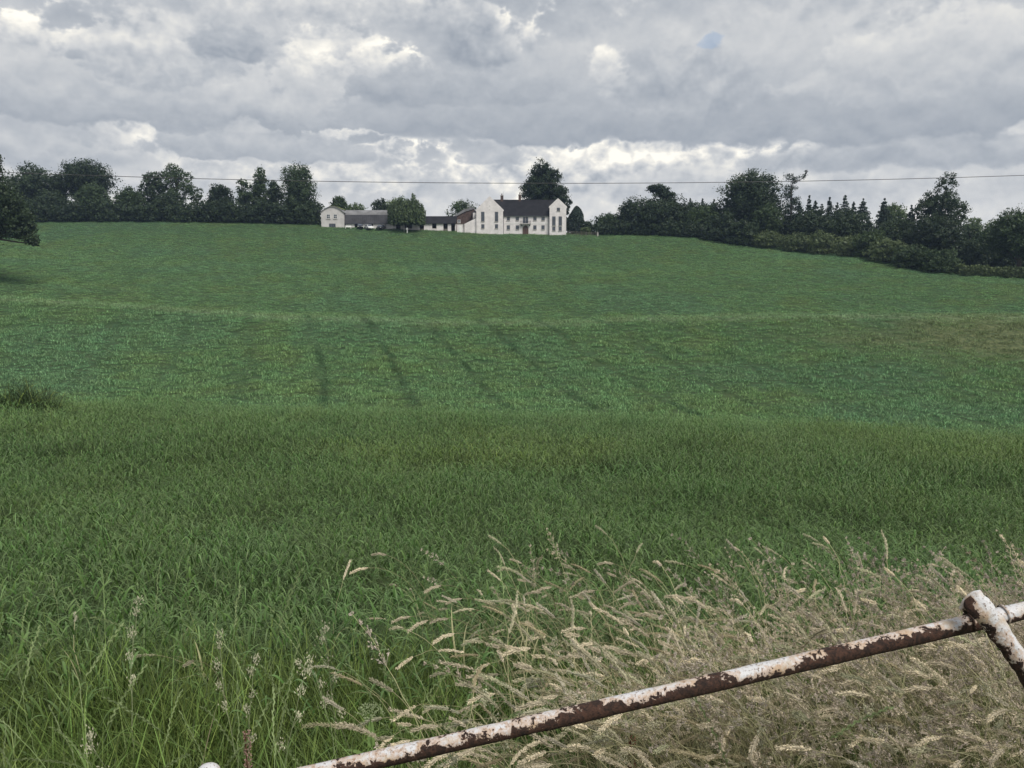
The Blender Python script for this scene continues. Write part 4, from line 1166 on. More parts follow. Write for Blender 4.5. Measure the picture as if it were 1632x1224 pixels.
# ================================================================== grass, crop and verge plants
def blades(n, size, h, w, segs, lean, droop, rng, az=None, disc=False, z0=None, bright=0.0):
    """n leaf blades over a square patch: arching strips; tint = (random, height along blade, random)"""
    bx_ = (rng.random(n) - 0.5) * size; by_ = (rng.random(n) - 0.5) * size
    if disc:
        rr = size * 0.5 * np.sqrt(rng.random(n)); a_ = rng.random(n) * 6.283; bx_, by_ = rr * np.cos(a_), rr * np.sin(a_)
    hh = rng.uniform(*h, n); ww = rng.uniform(*w, n); ln = rng.uniform(*lean, n); dp = rng.uniform(*droop, n)
    th = rng.random(n) * 2 * pi if az is None else rng.normal(az[0], az[1], n)
    s = np.linspace(0, 1, segs + 1)[None, :]
    r = hh[:, None] * ln[:, None] * s ** 1.9
    z = hh[:, None] * (s - 0.42 * dp[:, None] * s ** 3) - 0.03
    if z0 is not None:                      # flag leaves: spring from the stem well above ground and arch over
        z = rng.uniform(*z0, n)[:, None] + hh[:, None] * (1.5 * s - 1.9 * dp[:, None] * s ** 2); r = hh[:, None] * ln[:, None] * s ** 1.1
    cx, sx = np.cos(th)[:, None], np.sin(th)[:, None]
    wv = ww[:, None] * 0.5 * np.clip(1.25 * (1 - s ** 2.2), 0.05, 1.0)
    tw = th[:, None] + rng.normal(0, 0.7, n)[:, None]
    X = bx_[:, None] + r * cx; Y_ = by_[:, None] + r * sx
    V = np.stack([np.stack([X - wv * np.sin(tw), Y_ + wv * np.cos(tw), z], -1), np.stack([X + wv * np.sin(tw), Y_ - wv * np.cos(tw), z], -1)], 2).reshape(-1, 3)
    base = (np.arange(n) * (segs + 1) * 2)[:, None]; k = np.arange(segs)[None, :] * 2
    Fc = np.stack([base + k, base + k + 1, base + k + 3, base + k + 2], -1).reshape(-1, 4)
    ti = np.stack([np.repeat(np.clip(bright + (1 - bright) * rng.random(n), 0, 1)[:, None], segs + 1, 1), np.repeat(s, n, 0), np.repeat(rng.random(n)[:, None], segs + 1, 1)], -1)
    ti = np.repeat(ti[:, :, None, :], 2, 2).reshape(-1, 3)
    return V, Fc, ti

def scatter(name, pts, rot, scl, variants, label, cat):
    """one growth of plants too many to count: points instanced with the variants by geometry nodes"""
    me = bpy.data.meshes.new(name)
    n = len(pts)
    me.vertices.add(n); me.vertices.foreach_set('co', np.asarray(pts, np.float32).ravel())
    a = me.attributes.new('rot', 'FLOAT_VECTOR', 'POINT'); a.data.foreach_set('vector', np.asarray(rot, np.float32).ravel())
    a = me.attributes.new('scl', 'FLOAT_VECTOR', 'POINT'); a.data.foreach_set('vector', np.asarray(scl, np.float32).ravel())
    a = me.attributes.new('pick', 'INT', 'POINT'); a.data.foreach_set('value', RNG.integers(0, len(variants), n).astype(np.int32))
    o = bpy.data.objects.new(name, me); C.objects.link(o)
    col = bpy.data.collections.new(name + '_variants')
    for i, vm in enumerate(variants):
        col.objects.link(bpy.data.objects.new('%s_variant_%02d' % (name, i), vm))
    g = bpy.data.node_groups.new(name, 'GeometryNodeTree')
    g.interface.new_socket('Geometry', in_out='INPUT', socket_type='NodeSocketGeometry')
    g.interface.new_socket('Geometry', in_out='OUTPUT', socket_type='NodeSocketGeometry')
    N_ = g.nodes; K = g.links.new
    gi, go = N_.new('NodeGroupInput'), N_.new('NodeGroupOutput')
    ci = N_.new('GeometryNodeCollectionInfo'); ci.inputs['Collection'].default_value = col
    ci.inputs['Separate Children'].default_value = True; ci.inputs['Reset Children'].default_value = True
    ip = N_.new('GeometryNodeInstanceOnPoints'); ip.inputs['Pick Instance'].default_value = True
    def na(nm, t):
        x = N_.new('GeometryNodeInputNamedAttribute'); x.data_type = t; x.inputs['Name'].default_value = nm; return x.outputs['Attribute']
    er = N_.new('FunctionNodeEulerToRotation')
    K(na('rot', 'FLOAT_VECTOR'), er.inputs[0]); K(er.outputs[0], ip.inputs['Rotation'])
    K(na('scl', 'FLOAT_VECTOR'), ip.inputs['Scale']); K(na('pick', 'INT'), ip.inputs['Instance Index'])
    K(gi.outputs[0], ip.inputs['Points']); K(ci.outputs[0], ip.inputs['Instance']); K(ip.outputs[0], go.inputs[0])
    md = o.modifiers.new('grow', 'NODES'); md.node_group = g
    return tag(o, label=label, cat=cat, kind='stuff')

def patch_points(y0, y1, half, cell, rng, dens=1.0, ymin_fn=None):
    """jittered grid over the visible wedge of the field, half = |x|/y limit"""
    P = []
    for y in np.arange(y0, y1, cell):
        w_ = half * y + 1.5
        xs = np.arange(-w_, w_, cell)
        xs = xs + (rng.random(len(xs)) - 0.5) * cell * 1.1
        P.append(np.c_[xs, y + (rng.random(len(xs)) - 0.5) * cell * 1.1])
    P = np.concatenate(P)
    if dens < 1: P = P[rng.random(len(P)) < dens]
    return P

def slope_rot(P, e=0.5):                   # follow the lie of the land, spin freely
    gx = (ground(P[:, 0] + e, P[:, 1]) - ground(P[:, 0] - e, P[:, 1])) / (2 * e)
    gy = (ground(P[:, 0], P[:, 1] + e) - ground(P[:, 0], P[:, 1] - e)) / (2 * e)
    return gx, gy

rng = np.random.default_rng(3)
near_v, mid_v, far_v, mead_v = [], [], [], []
for i in range(7):
    V, Fc, ti = blades(420, 0.9, (0.36, 0.72), (0.004, 0.009), 6, (0.15, 0.95), (0.2, 1.7), rng)
    V2, F2, t2 = blades(100, 0.9, (0.09, 0.17), (0.006, 0.011), 6, (0.5, 1.1), (0.5, 1.0), rng, z0=(0.34, 0.60), bright=0.7)  # bright tint paints highlights onto the bent flag leaves
    Fc = np.concatenate([Fc, F2 + len(V)]); V = np.concatenate([V, V2]); ti = np.concatenate([ti, t2])
    near_v.append(mk('_crop_near', V, Fc, M['crop'], tint=ti))
    V, Fc, ti = blades(440, 1.3, (0.34, 0.66), (0.006, 0.013), 4, (0.15, 0.85), (0.2, 1.5), rng)
    V2, F2, t2 = blades(120, 1.3, (0.10, 0.19), (0.008, 0.014), 5, (0.5, 1.1), (0.5, 1.0), rng, z0=(0.32, 0.56), bright=0.7)
    Fc = np.concatenate([Fc, F2 + len(V)]); V = np.concatenate([V, V2]); ti = np.concatenate([ti, t2])
    mid_v.append(mk('_crop_mid', V, Fc, M['crop'], tint=ti))
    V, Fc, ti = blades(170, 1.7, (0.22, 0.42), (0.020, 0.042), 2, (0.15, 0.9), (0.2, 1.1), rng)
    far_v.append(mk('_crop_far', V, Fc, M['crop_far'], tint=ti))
    V, Fc, ti = blades(170, 0.42, (0.40, 0.78), (0.0035, 0.0075), 5, (0.05, 0.55), (0.0, 0.8), rng, disc=True)
    mead_v.append(mk('_meadow', V, Fc, M['meadow'], tint=ti))

def grow(name, P, variants, label, cat, smin, smax, hfun=None, tilt=0.08):
    n = len(P)
    z = ground(P[:, 0], P[:, 1])
    rot = np.c_[RNG.normal(0, tilt, n), RNG.normal(0, tilt, n), RNG.random(n) * 2 * pi]
    s = RNG.uniform(smin, smax, n)
    sz = s if hfun is None else s * hfun(P)
    return scatter(name, np.c_[P, z], rot, np.c_[s, s, sz], variants, label, cat)

lump = lambda P: 0.45 + 1.0 * vnoise(P[:, 0], P[:, 1], 1.3, 3)
def verge_edge(x, y): return 3.45 + 0.55 * (vnoise(x, y * 0, 1.1, 2) - 0.5) + 0.45 * np.clip((x - 1.2) / 2.5, 0, 1)
P = patch_points(2.9, 12.5, 0.80, 0.46, rng); P = P[P[:, 1] > verge_edge(P[:, 0], P[:, 1])]
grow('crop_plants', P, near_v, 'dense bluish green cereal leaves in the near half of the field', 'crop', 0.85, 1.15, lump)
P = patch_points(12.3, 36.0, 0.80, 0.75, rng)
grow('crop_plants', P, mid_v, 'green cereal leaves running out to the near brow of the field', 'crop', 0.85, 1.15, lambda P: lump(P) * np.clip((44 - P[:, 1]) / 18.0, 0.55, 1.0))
# rough short growth on the far slopes with wheel tracks running up and down
P = patch_points(36.0, 266.0, 0.78, 1.25, rng)
P = P[~((P[:, 1] > 36) & (P[:, 1] < 56) & (RNG.random(len(P)) < 0.6))]
def tracks(P):                              # growth is beaten down along the wheel tracks
    cl = P[:, 0] + 0.27 * (P[:, 1] - 78) + 1.6 * np.sin(P[:, 1] / 19.0) + 3.9
    tr = np.abs((cl % 8.5) - 1.0)
    gapn = vnoise(P[:, 0], P[:, 1], 9.0, 2)
    return np.where((tr < 0.95) & (gapn > np.where(P[:, 1] < 122, 0.36, 0.48)), 0.5, 1.0)
P = P[~((P[:, 0] > 0.46 * P[:, 1]) & (P[:, 1] > 212))]
lump_far = lambda P: (0.35 + 1.25 * vnoise(P[:, 0], P[:, 1], 2.0, 3) ** 1.3) * np.clip((262 - P[:, 1]) / 40.0, 0.35, 1.0) * np.where(P[:, 1] > 124, 0.62, 1.0) * tracks(P)
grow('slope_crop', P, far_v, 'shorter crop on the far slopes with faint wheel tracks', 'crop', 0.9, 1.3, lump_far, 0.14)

# --- meadow grass of the verge
P = patch_points(1.95, 5.2, 0.85, 0.17, rng)
P = P[(P[:, 1] < verge_edge(P[:, 0], P[:, 1]) + 0.35)]
keep = (vnoise(P[:, 0], P[:, 1], 0.6, 2) > 0.22)
P = P[keep]
grow('meadow_grass', P, mead_v, 'fine olive green meadow grass between the gate and the crop', 'grass', 0.8, 1.1, lambda P: 0.52 + 0.42 * vnoise(P[:, 0], P[:, 1], 0.7, 2))

# --- flowering and dry grasses: stems that lean before the wind
def stem_path(L_, a0, a1, n, pw=1.6, wob=0.0, rng=None):
    """points of a stem of length L_ whose tilt grows from a0 to a1 (radians) towards -x"""
    s = np.linspace(0, 1, n); tl = a0 + (a1 - a0) * s ** pw
    ds = L_ / (n - 1)
    x = np.concatenate([[0], np.cumsum(-np.sin(tl[:-1]) * ds)]); z = np.concatenate([[0], np.cumsum(np.cos(tl[:-1]) * ds)])
    y = np.zeros(n) if rng is None else wob * np.cumsum(rng.normal(size=n)) * ds
    return np.c_[x, y, z]

class PB:                                   # plant builder: coloured strips, tubes and spikelets in one mesh
    def __init__(s): s.v, s.f, s.c, s.n = [], [], [], 0
    def _add(s, V, Fc, col):
        V = np.asarray(V, float); s.v.append(V); s.f += [[i + s.n for i in q] for q in Fc]
        col = np.asarray(col, float); s.c.append(np.tile(col, (len(V), 1)) if col.ndim == 1 else col); s.n += len(V)
    def tube(s, pts, r, col, k=3): V, Fc = tube(pts, r, k, False); s._add(V, Fc, col)
    def spikelet(s, p, d, ln, wd, col, rng):
        d = d / (np.linalg.norm(d) + 1e-9); r = rng.normal(size=3); u = np.cross(d, r); u /= np.linalg.norm(u) + 1e-9
        w = np.cross(d, u)
        s._add([p, p + d * ln * 0.45 + u * wd, p + d * ln, p + d * ln * 0.45 - u * wd, p + d * ln * 0.4 + w * wd * 0.8], [(0, 1, 4), (1, 2, 4), (2, 3, 4), (3, 0, 4)], col)
    def leaf(s, p, th, ln, w, col, lean=0.7, droop=0.8, segs=5):
        t = np.linspace(0, 1, segs + 1); r = ln * lean * t ** 1.5; z = ln * (t * 0.8 - 0.5 * droop * t ** 2.6)
        cx, sx = cos(th), sin(th); wv = w * np.clip(1.2 * (1 - t ** 2), 0.04, 1)
        A_ = np.c_[p[0] + r * cx - wv * sx, p[1] + r * sx + wv * cx, p[2] + z]; B_ = np.c_[p[0] + r * cx + wv * sx, p[1] + r * sx - wv * cx, p[2] + z]
        V = np.stack([A_, B_], 1).reshape(-1, 3)
        s._add(V, [(2*i, 2*i+1, 2*i+3, 2*i+2) for i in range(segs)], col)
    def mesh(s, mat): return mk('_plant', np.concatenate(s.v), s.f, mat, tint=np.concatenate(s.c))

STRAW, BEIGE, PINK, SAGE, GRN = np.array((0.50, 0.43, 0.27)), np.array((0.68, 0.60, 0.44)), np.array((0.52, 0.45, 0.38)), np.array((0.30, 0.34, 0.19)), np.array((0.12, 0.19, 0.055))

def foxtail(rng, fresh=0.0):                # arching dense spike
    b_ = PB(); L_ = rng.uniform(0.72, 1.02); hl = rng.uniform(0.08, 0.14)
    a1 = radians(rng.uniform(45, 135))
    pts = stem_path(L_, radians(rng.uniform(2, 14)), a1, 22, rng.uniform(1.6, 3.0), 0.12, rng)
    k0 = int(22 * (1 - hl / L_))
    fresh = rng.choice([0, 0, 0.35, 0.6]); tone = BEIGE if rng.random() < 0.6 else (PINK * 1.25 if rng.random() < 0.5 else STRAW)
    col = tone * rng.uniform(0.75, 1.12) * (1 - fresh) + SAGE * fresh
    b_.tube(pts[:k0 + 2], np.linspace(0.0018, 0.0010, k0 + 2), STRAW * 0.7 + GRN * 0.3)
    hd = pts[k0:]; R = rng.uniform(0.0044, 0.0080)
    seg = np.linspace(0, len(hd) - 1.001, 120)
    fi = seg.astype(int); fr = (seg - fi)[:, None]
    P_ = hd[fi] * (1 - fr) + hd[np.minimum(fi + 1, len(hd) - 1)] * fr
    core = [hd[i] for i in range(len(hd))]
    b_.tube(core, [R * 0.55 * sin(pi * (0.10 + 0.86 * i / (len(hd) - 1))) ** 0.6 for i in range(len(hd))], col * 0.72, 5)
    for i, p in enumerate(P_):
        u_ = i / len(P_); d = hd[min(fi[i] + 1, len(hd) - 1)] - hd[fi[i]]; d /= np.linalg.norm(d) + 1e-9
        o = rng.normal(size=3); o -= d * np.dot(o, d); o /= np.linalg.norm(o) + 1e-9
        rr = R * max(0.25, sin(pi * (0.08 + 0.86 * u_)) ** 0.6)
        b_.spikelet(p + o * rr * 0.5, d * 0.85 + o * 0.55, rng.uniform(0.006, 0.012), 0.0013, col * rng.uniform(0.7, 1.3), rng)
    for j in range(2):
        b_.leaf(pts[int(22 * rng.uniform(0.15, 0.55))], rng.random() * 6.28, rng.uniform(0.16, 0.34), rng.uniform(0.002, 0.004), (STRAW * 0.55 + GRN * 0.45) * rng.uniform(0.7, 1.1))
    return b_.mesh(M['herb'])

def panicle(rng, purple=1.0):               # loose feathery panicle
    b_ = PB(); L_ = rng.uniform(0.70, 1.0); hl = rng.uniform(0.15, 0.24)
    pts = stem_path(L_, radians(rng.uniform(0, 12)), radians(rng.uniform(28, 80)), 22, rng.uniform(1.4, 2.4), 0.12, rng)
    k0 = int(22 * (1 - hl / L_))
    base = (PINK * purple + STRAW * (1 - purple)) * rng.uniform(0.8, 1.2)
    b_.tube(pts, np.linspace(0.0016, 0.0007, 22), STRAW * 0.6 + GRN * 0.4)
    hd = pts[k0:]
    for i in range(len(hd)):
        u_ = i / (len(hd) - 1); d = hd[min(i + 1, len(hd) - 1)] - hd[max(i - 1, 0)]; d /= np.linalg.norm(d) + 1e-9
        for j in range(5 if u_ < 0.8 else 3):
            o = rng.normal(size=3); o -= d * np.dot(o, d); o /= np.linalg.norm(o) + 1e-9
            bl = hl * rng.uniform(0.12, 0.30) * (1.05 - u_)
            q0 = hd[i]; dd = d * 0.8 + o * 0.6
            b_.tube([q0, q0 + dd * bl], [0.0005, 0.0003], base * 0.8)
            for k in range(6):
                f = rng.uniform(0.25, 1.0)
                b_.spikelet(q0 + dd * bl * f + rng.normal(size=3) * 0.002, dd + rng.normal(size=3) * 0.35, rng.uniform(0.006, 0.010), 0.0017, base * rng.uniform(0.7, 1.35), rng)
    b_.leaf(pts[int(22 * rng.uniform(0.2, 0.5))], rng.random() * 6.28, rng.uniform(0.16, 0.3), 0.0025, (STRAW * 0.5 + GRN * 0.5))
    return b_.mesh(M['herb'])

def ryegrass(rng):                          # zigzag spike of separate spikelets
    b_ = PB(); L_ = rng.uniform(0.68, 0.98); hl = rng.uniform(0.17, 0.26)
    pts = stem_path(L_, radians(rng.uniform(0, 16)), radians(rng.uniform(20, 85)), 26, 1.6, 0.12, rng)
    k0 = int(26 * (1 - hl / L_)); col = (SAGE * 0.55 + GRN * 0.5) * rng.uniform(0.8, 1.2)
    b_.tube(pts, np.linspace(0.0017, 0.0008, 26), GRN * 0.8 + SAGE * 0.3)
    hd = pts[k0:]; seg = np.linspace(0, len(hd) - 1.01, 20)
    for i, sg_ in enumerate(seg):
        a_ = int(sg_); p = hd[a_] + (hd[a_ + 1] - hd[a_]) * (sg_ - a_); d = hd[a_ + 1] - hd[a_]; d /= np.linalg.norm(d)
        side = np.cross(d, (0.3, 1, 0.2)); side /= np.linalg.norm(side); side *= 1 if i % 2 else -1
        for j in range(4):
            b_.spikelet(p + d * 0.002 * j, d * 0.85 + side * (0.5 - 0.1 * j) + rng.normal(size=3) * 0.08, 0.014, 0.0016, col * rng.uniform(0.8, 1.25), rng)
    for j in range(2):
        b_.leaf(pts[int(26 * rng.uniform(0.1, 0.5))], rng.random() * 6.28, rng.uniform(0.2, 0.36), 0.003, GRN * rng.uniform(0.8, 1.3))
    return b_.mesh(M['herb'])

def cocksfoot(rng):                         # one-sided clumps on stiff branches
    b_ = PB(); L_ = rng.uniform(0.8, 1.0)
    pts = stem_path(L_, radians(rng.uniform(0, 8)), radians(rng.uniform(10, 40)), 20, 1.6, 0.1, rng)
    b_.tube(pts, np.linspace(0.002, 0.001, 20), SAGE * 0.7)
    col = (PINK * 0.5 + SAGE * 0.6) * rng.uniform(0.9, 1.25)
    for i, k in enumerate((12, 14, 16, 18, 19)):
        q0 = pts[k]; d = pts[min(k + 1, 19)] - pts[k - 1]; d /= np.linalg.norm(d)
        o = np.array([rng.choice([-1, 1]) * 0.7, rng.normal() * 0.4, 0.25]); bl = 0.055 * (1 - i / 6.0)
        e = q0 + (d * 0.6 + o * 0.6) * bl
        b_.tube([q0, e], [0.0009, 0.0006], SAGE * 0.7)
        for j in range(34):
            b_.spikelet(e + rng.normal(size=3) * np.array([0.008, 0.007, 0.011]), d + o * 0.4 + rng.normal(size=3) * 0.35, rng.uniform(0.008, 0.013), 0.0022, col * rng.uniform(0.75, 1.3), rng)
    return b_.mesh(M['herb'])

rng = np.random.default_rng(19)
fox_v = [foxtail(rng) for _ in range(22)]
pan_v = [panicle(rng, 1.0 - 0.5 * (i % 3) / 2) for i in range(14)]
rye_v = [ryegrass(rng) for _ in range(10)]
coc_v = [cocksfoot(rng) for _ in range(4)]

def sow(n, y0, y1, t0, t1, dens, seed):
    r_ = np.random.default_rng(seed); P_ = []
    while len(P_) < n:
        y = sqrt(r_.uniform(y0 * y0, y1 * y1)); t = r_.uniform(t0, t1)
        if r_.random() < dens(t, y): P_.append((t * y, y))
    return np.array(P_)
def stalks(name, P_, variants, label, smin=0.85, smax=1.12, yaw=0.9, seed=0):
    r_ = np.random.default_rng(seed); n = len(P_)
    yw = r_.normal(0, yaw, n); flip = r_.random(n) < 0.12; yw[flip] += pi
    rot = np.c_[r_.normal(0, 0.07, n), r_.normal(0, 0.07, n), yw]
    s = r_.uniform(smin, smax, n)
    return scatter(name, np.c_[P_, ground(P_[:, 0], P_[:, 1]) - 0.02], rot, np.c_[s, s, s], variants, label, 'grass')

def d_fox(t, y):
    lim = 2.30 + 0.85 * np.clip((t + 0.02) / 0.28, 0, 1)
    k = 0.008 if t < -0.25 else 0.10 if t < -0.12 else 0.4 if t < 0.0 else 1.0 if t < 0.38 else 0.55
    return k * (1.0 if y < lim - 0.7 else 0.42 if y < lim else 0.05)
def d_pan(t, y):
    lim = 2.25 + 1.85 * np.clip((t - 0.10) / 0.5, 0, 1)
    return (0.004 if t < -0.1 else 0.30 if t < 0.24 else 1.0) * (1.0 if y < lim - 0.5 else 0.5 if y < lim else 0.03)
def d_rye(t, y):
    lim = 2.55 - 0.2 * np.clip((t + 0.3) / 0.6, 0, 1)
    return (0.9 if t < 0.15 else 0.35) * (1.0 if y < lim else 0.10)
stalks('dry_foxtail_grass', sow(1250, 2.05, 4.6, -0.75, 0.85, d_fox, 1), fox_v, 'straw coloured arching grass heads behind the rusty gate rail', seed=1)
stalks('feathery_panicle_grass', sow(760, 2.1, 5.4, -0.75, 0.85, d_pan, 2), pan_v, 'pinkish brown feathery grass massed at the lower right', seed=2)
stalks('rye_grass', sow(100, 2.05, 3.8, -0.80, 0.6, d_rye, 3), rye_v, 'green rye grass spikes along the bottom left of the verge', yaw=1.5, seed=3)
stalks('cocksfoot_grass', sow(22, 2.05, 2.8, -0.8, 0.8, lambda t, y: 1.0, 4), coc_v, 'stiff clumped cocksfoot grass heads scattered in the verge', yaw=3.0, seed=4)

# straw leaves in the thatch under the seed heads
straw_v = []
for i in range(5):
    b_ = PB()
    for k in range(46):
        b_.leaf((rng.normal() * 0.10, rng.normal() * 0.10, 0), rng.random() * 6.28, rng.uniform(0.25, 0.6), rng.uniform(0.0015, 0.0035), (STRAW * rng.uniform(0.35, 0.85) if rng.random() < 0.42 else GRN * rng.uniform(0.8, 1.6)), rng.uniform(0.2, 0.9), rng.uniform(0.2, 1.1))
    straw_v.append(b_.mesh(M['herb']))
P = sow(1150, 2.0, 5.0, -0.6, 0.88, lambda t, y: (0.12 if t < -0.1 else 1.0) * (1.0 if y < 2.6 + 2.0 * np.clip((t - 0.1) / 0.4, 0, 1) else 0.03), 6)
n = len(P)
scatter('withered_grass', np.c_[P, ground(P[:, 0], P[:, 1])], np.c_[RNG.normal(0, 0.1, n), RNG.normal(0, 0.1, n), RNG.random(n) * 6.28], np.repeat(RNG.uniform(0.8, 1.25, n)[:, None], 3, 1), straw_v,
        'withered straw and green leaves matted under the seed heads', 'grass')

# --- single plants one can pick out
def plant_obj(name, me, par):
    o = bpy.data.objects.new(name, me); C.objects.link(o); o.parent = par; return o
def on_verge(px, row, y):                   # foot of a plant whose head is seen at px,row
    p = at(px, row, y); return p, np.array([p[0], y, g1(p[0], y)])
for i, (px, row, y, lb) in enumerate(((388, 1165, 2.25, 'withered brown dock stem at the bottom left beside the white post'), (1003, 1175, 2.3, 'reddish brown dock stem below the middle of the gate rail'))):
    top, ft = on_verge(px, row, y); r_ = np.random.default_rng(60 + i)
    t = empty('dock_plant', ft, label=lb, cat='plant', group='withered docks')
    h = top[2] - ft[2]; pts = [np.array((0, 0, -0.02)), np.array((0.01, 0, h * 0.5)), np.array((top[0] - ft[0] + 0.004, 0, h))]
    b_ = PB(); b_.tube(pts, [0.005, 0.004, 0.002], np.array((0.13, 0.065, 0.04)), 6); plant_obj('stem', b_.mesh(M['herb']), t)
    b_ = PB()
    for k in range(260):
        z = h * (0.55 + 0.45 * r_.random()); a_ = r_.random() * 6.28; rr = 0.004 + 0.010 * r_.random() * (1.3 - z / h)
        b_.spikelet(np.array((0.01 + rr * cos(a_), rr * sin(a_), z)), np.array((cos(a_), sin(a_), 0.2)), 0.007, 0.003, np.array((0.20, 0.10, 0.065) if i else (0.30, 0.20, 0.16)) * r_.uniform(0.7, 1.3), r_)
    plant_obj('seed_head', b_.mesh(M['herb']), t)
for i, (px, row, y, lb) in enumerate(((985, 1036, 3.0, 'pale green umbel flower standing above the middle of the gate rail'), (590, 1130, 2.5, 'small pale umbel flower low in the grass left of the rail'))):
    top, ft = on_verge(px, row, y); r_ = np.random.default_rng(80 + i)
    t = empty('umbel_plant', ft, label=lb, cat='plant', group='umbel flowers')
    h = top[2] - ft[2]
    b_ = PB(); b_.tube([(0, 0, 0), (0.01, 0, h * 0.5), (0, 0, h - 0.03)], [0.004, 0.003, 0.002], GRN * 1.2, 5)
    for k in range(5): b_.leaf(np.array((0, 0, h * (0.3 + 0.12 * k))), r_.random() * 6.28, 0.12, 0.012, GRN * r_.uniform(1.0, 1.6), 0.9, 0.9)
    plant_obj('stem', b_.mesh(M['herb']), t)
    b_ = PB()
    for k in range(16):
        a_ = k * 2.4; rr = 0.045 * sqrt((k + 0.5) / 16); e = np.array((rr * cos(a_), rr * sin(a_), h + 0.004 - rr * 0.25))
        b_.tube([(0, 0, h - 0.03), e], [0.0008, 0.0006], GRN * 1.4)
        for j in range(16): b_.spikelet(e + r_.normal(size=3) * np.array((0.005, 0.005, 0.002)), np.array((0, 0, 1.0)) + r_.normal(size=3) * 0.7, 0.005, 0.0025, np.array((0.36, 0.42, 0.24)) * r_.uniform(0.8, 1.25), r_)
    plant_obj('umbel', b_.mesh(M['herb']), t)

# dark tussock of rushes on the near brow at the left edge
p0 = on_ground(44, 24.5)
ts = empty('rush_tussock', p0, label='dark tussock of tall rushes on the near brow at the left edge', cat='tussock')
r_ = np.random.default_rng(9)
for k, (n, hs, mt) in enumerate(((760, (0.4, 1.2), 'leaf_mid'), (420, (0.35, 1.0), 'crop'), (160, (0.5, 1.3), 'meadow'))):
    V, Fc, ti = blades(n, 1.15, hs, (0.007, 0.014), 4, (0.10, 0.9), (0.0, 0.7), r_, disc=True)
    V[:, 0] = V[:, 0] * 1.9; V[:, 2] *= 1.35; ctr = np.abs(V[:, 0]) / 1.4; V[:, 2] *= np.clip(1.15 - 0.55 * ctr, 0.3, 1.2)
    mk('leaves', V, Fc, M[mt], ts, tint=ti if mt != 'leaf_mid' else ti[:, 0] * 0.5)

# ================================================================== the gate
def cam_pt(px, row, dep):
    x, u = (px - 816) / F_PX * dep, (612 - row) / F_PX * dep
    return np.array([x, dep * cos(PITCH) + u * sin(PITCH), -dep * sin(PITCH) + u * cos(PITCH)])

def pipe(name, pts, r, par, k=22, seed=0, flat=None, org=None, ends=True, up_bias=0.0, rgh=0.10):
    """steel tube with slightly uneven surface; flat = per-ring (wide, thin) radii for squashed stretches"""
    r_ = np.random.default_rng(seed)
    pts = np.array(pts); n = len(pts); V, T = [], []
    for i, p in enumerate(pts):
        d = pts[min(i+1, n-1)] - pts[max(i-1, 0)]; d = d / np.linalg.norm(d)
        view = np.array([0, -1.0, 0.0]); w = np.cross(d, view); w /= np.linalg.norm(w); f = np.cross(w, d)
        a_, b2 = (r, r) if flat is None else flat[i]
        for j in range(k):
            th = 2 * pi * j / k; nn = cos(th) * w * a_ + sin(th) * f * b2
            nz = nn / np.linalg.norm(nn)
            V.append(p + nn * (1 + r_.normal() * 0.006 + rgh * (vnoise(i * 0.9, j * 1.3 + seed * 9, 3.0, 2) - 0.5))); T.append(np.clip(0.5 + 0.5 * nz[2] + up_bias, 0, 1.3))
    Fc = [(i*k + j, i*k + (j+1) % k, (i+1)*k + (j+1) % k, (i+1)*k + j) for i in range(n-1) for j in range(k)]
    if ends:
        Fc += [tuple(range(k-1, -1, -1)), tuple(range((n-1)*k, n*k))]
    V = np.array(V) - org
    return mk(name, V, Fc, M['flaking'], par, smooth=True, tint=np.array(T))

PL, PR = cam_pt(470, 1240, 1.92), cam_pt(1960, 896, 2.04)
go_ = np.array([PL[0], PL[1], g1(PL[0], PL[1])])
gate = empty('field_gate', go_, label='old tubular steel field gate with flaking white paint and rust', cat='gate')
line = lambda A_, B_, n: np.array([A_ + (B_ - A_) * t for t in np.linspace(0, 1, n)])
rail_pts = line(PL, PR, 140)
rail_pts[:, 2] -= 0.004 * np.sin(np.linspace(0, pi, 140))
pipe('top_rail', rail_pts, 0.0215, gate, seed=1, org=go_)
down = np.array([0, 0.0, -0.56])
pipe('lower_rail', line(PL + down, PR + down, 60), 0.0242, gate, seed=2, org=go_)
pipe('stile', line(PL + np.array([-0.03, 0.002, 0.0]), PL + np.array([-0.06, 0.002, -0.72]), 30), 0.0245, gate, seed=3, org=go_)
B0, B1, B2, B3 = cam_pt(1546, 950, 1.955), cam_pt(1572, 978, 1.935), cam_pt(1632, 1062, 1.93), cam_pt(1840, 1420, 1.96)
bp_ = np.concatenate([line(B0, B1, 10)[:-1], line(B1, B2, 20)[:-1], line(B2, B3, 40)])
fl = []
for i in range(len(bp_)):
    t_ = min(1.0, i / 26.0)
    fl.append((0.029 - 0.005 * t_ + 0.0012 * sin(i * 1.7), 0.008 + 0.015 * t_))
fl[0] = (0.017, 0.004); fl[1] = (0.025, 0.007); fl[2] = (0.029, 0.009)
br = pipe('brace', bp_, 0.03, gate, seed=4, rgh=0.28, flat=fl, org=go_, up_bias=0.24)
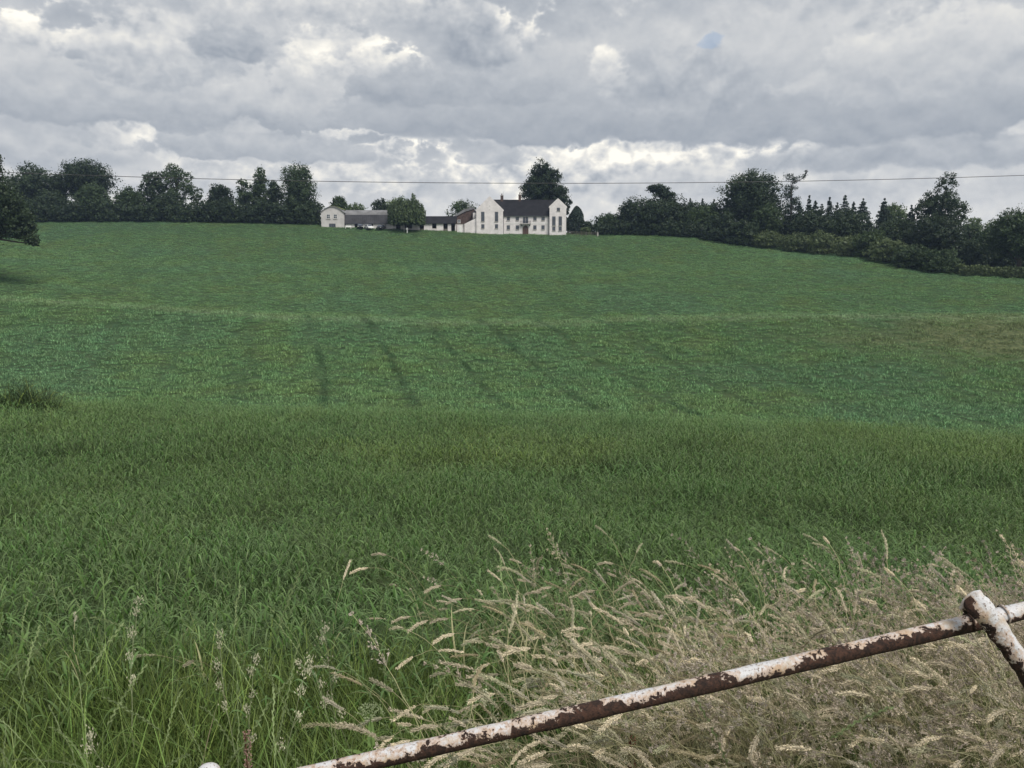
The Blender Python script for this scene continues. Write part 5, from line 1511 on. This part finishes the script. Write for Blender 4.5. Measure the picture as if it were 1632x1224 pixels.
# curled lip where the end of the brace was hammered over the rail
lip = line(cam_pt(1534, 974, 1.975), cam_pt(1566, 947, 1.965), 12)
lip[:, 2] += 0.006 * np.sin(np.linspace(0, pi, 12))
pipe('flattened_end', lip, 0.015, br, k=14, seed=5, org=go_, flat=[(0.012 + 0.008 * sin(pi * i / 11), 0.010) for i in range(12)], up_bias=0.25)
# weld bead round the joint
wc = cam_pt(1588, 987, 1.965); dr_ = (PR - PL) / np.linalg.norm(PR - PL)
u_ = np.cross(dr_, (0, 0, 1.0)); u_ /= np.linalg.norm(u_); w_ = np.cross(u_, dr_)
rc = PL + dr_ * np.dot(wc - PL, dr_)
for s_ in (-0.045, 0.047):
    ring = [rc + dr_ * s_ + 0.0222 * (cos(a_) * u_ + sin(a_) * w_) for a_ in np.linspace(0, 2 * pi, 25)]
    V, Fc = tube(ring, 0.0032, 6, False)
    V = np.array(V) - go_
    mk('weld_bead', V, Fc, M['flaking'], gate, smooth=True, tint=np.full(len(V), 0.62))
# white domed post top at the lower left
top = cam_pt(332, 1232, 1.90); ft = np.array([top[0], top[1], g1(top[0], top[1])])
gp_ = empty('gate_post', ft, label='white painted post with a domed cap at the bottom left edge', cat='post')
hh = top[2] - ft[2]
pipe('shaft', line(np.array([0, 0, -0.3]), np.array([0, 0, hh]), 24), 0.026, gp_, seed=7, org=np.zeros(3), up_bias=0.75)
a_ = np.linspace(0, pi / 2, 9)
rings = [(0.0285 * cos(q_), hh + 0.021 * sin(q_)) for q_ in a_[:-1]]
V = [(r2 * cos(t_), r2 * sin(t_), z) for r2, z in [(0.0285, hh - 0.012)] + rings for t_ in np.linspace(0, 2 * pi, 21)[:-1]] + [(0, 0, hh + 0.021)]
k = 20; nr = len(rings) + 1
Fc = [(i*k + j, i*k + (j+1) % k, (i+1)*k + (j+1) % k, (i+1)*k + j) for i in range(nr - 1) for j in range(k)] + [((nr-1)*k + j, (nr-1)*k + (j+1) % k, nr*k) for j in range(k)]
mk('cap', V, Fc, M['flaking'], gp_, smooth=True, tint=np.full(len(V), 1.35))
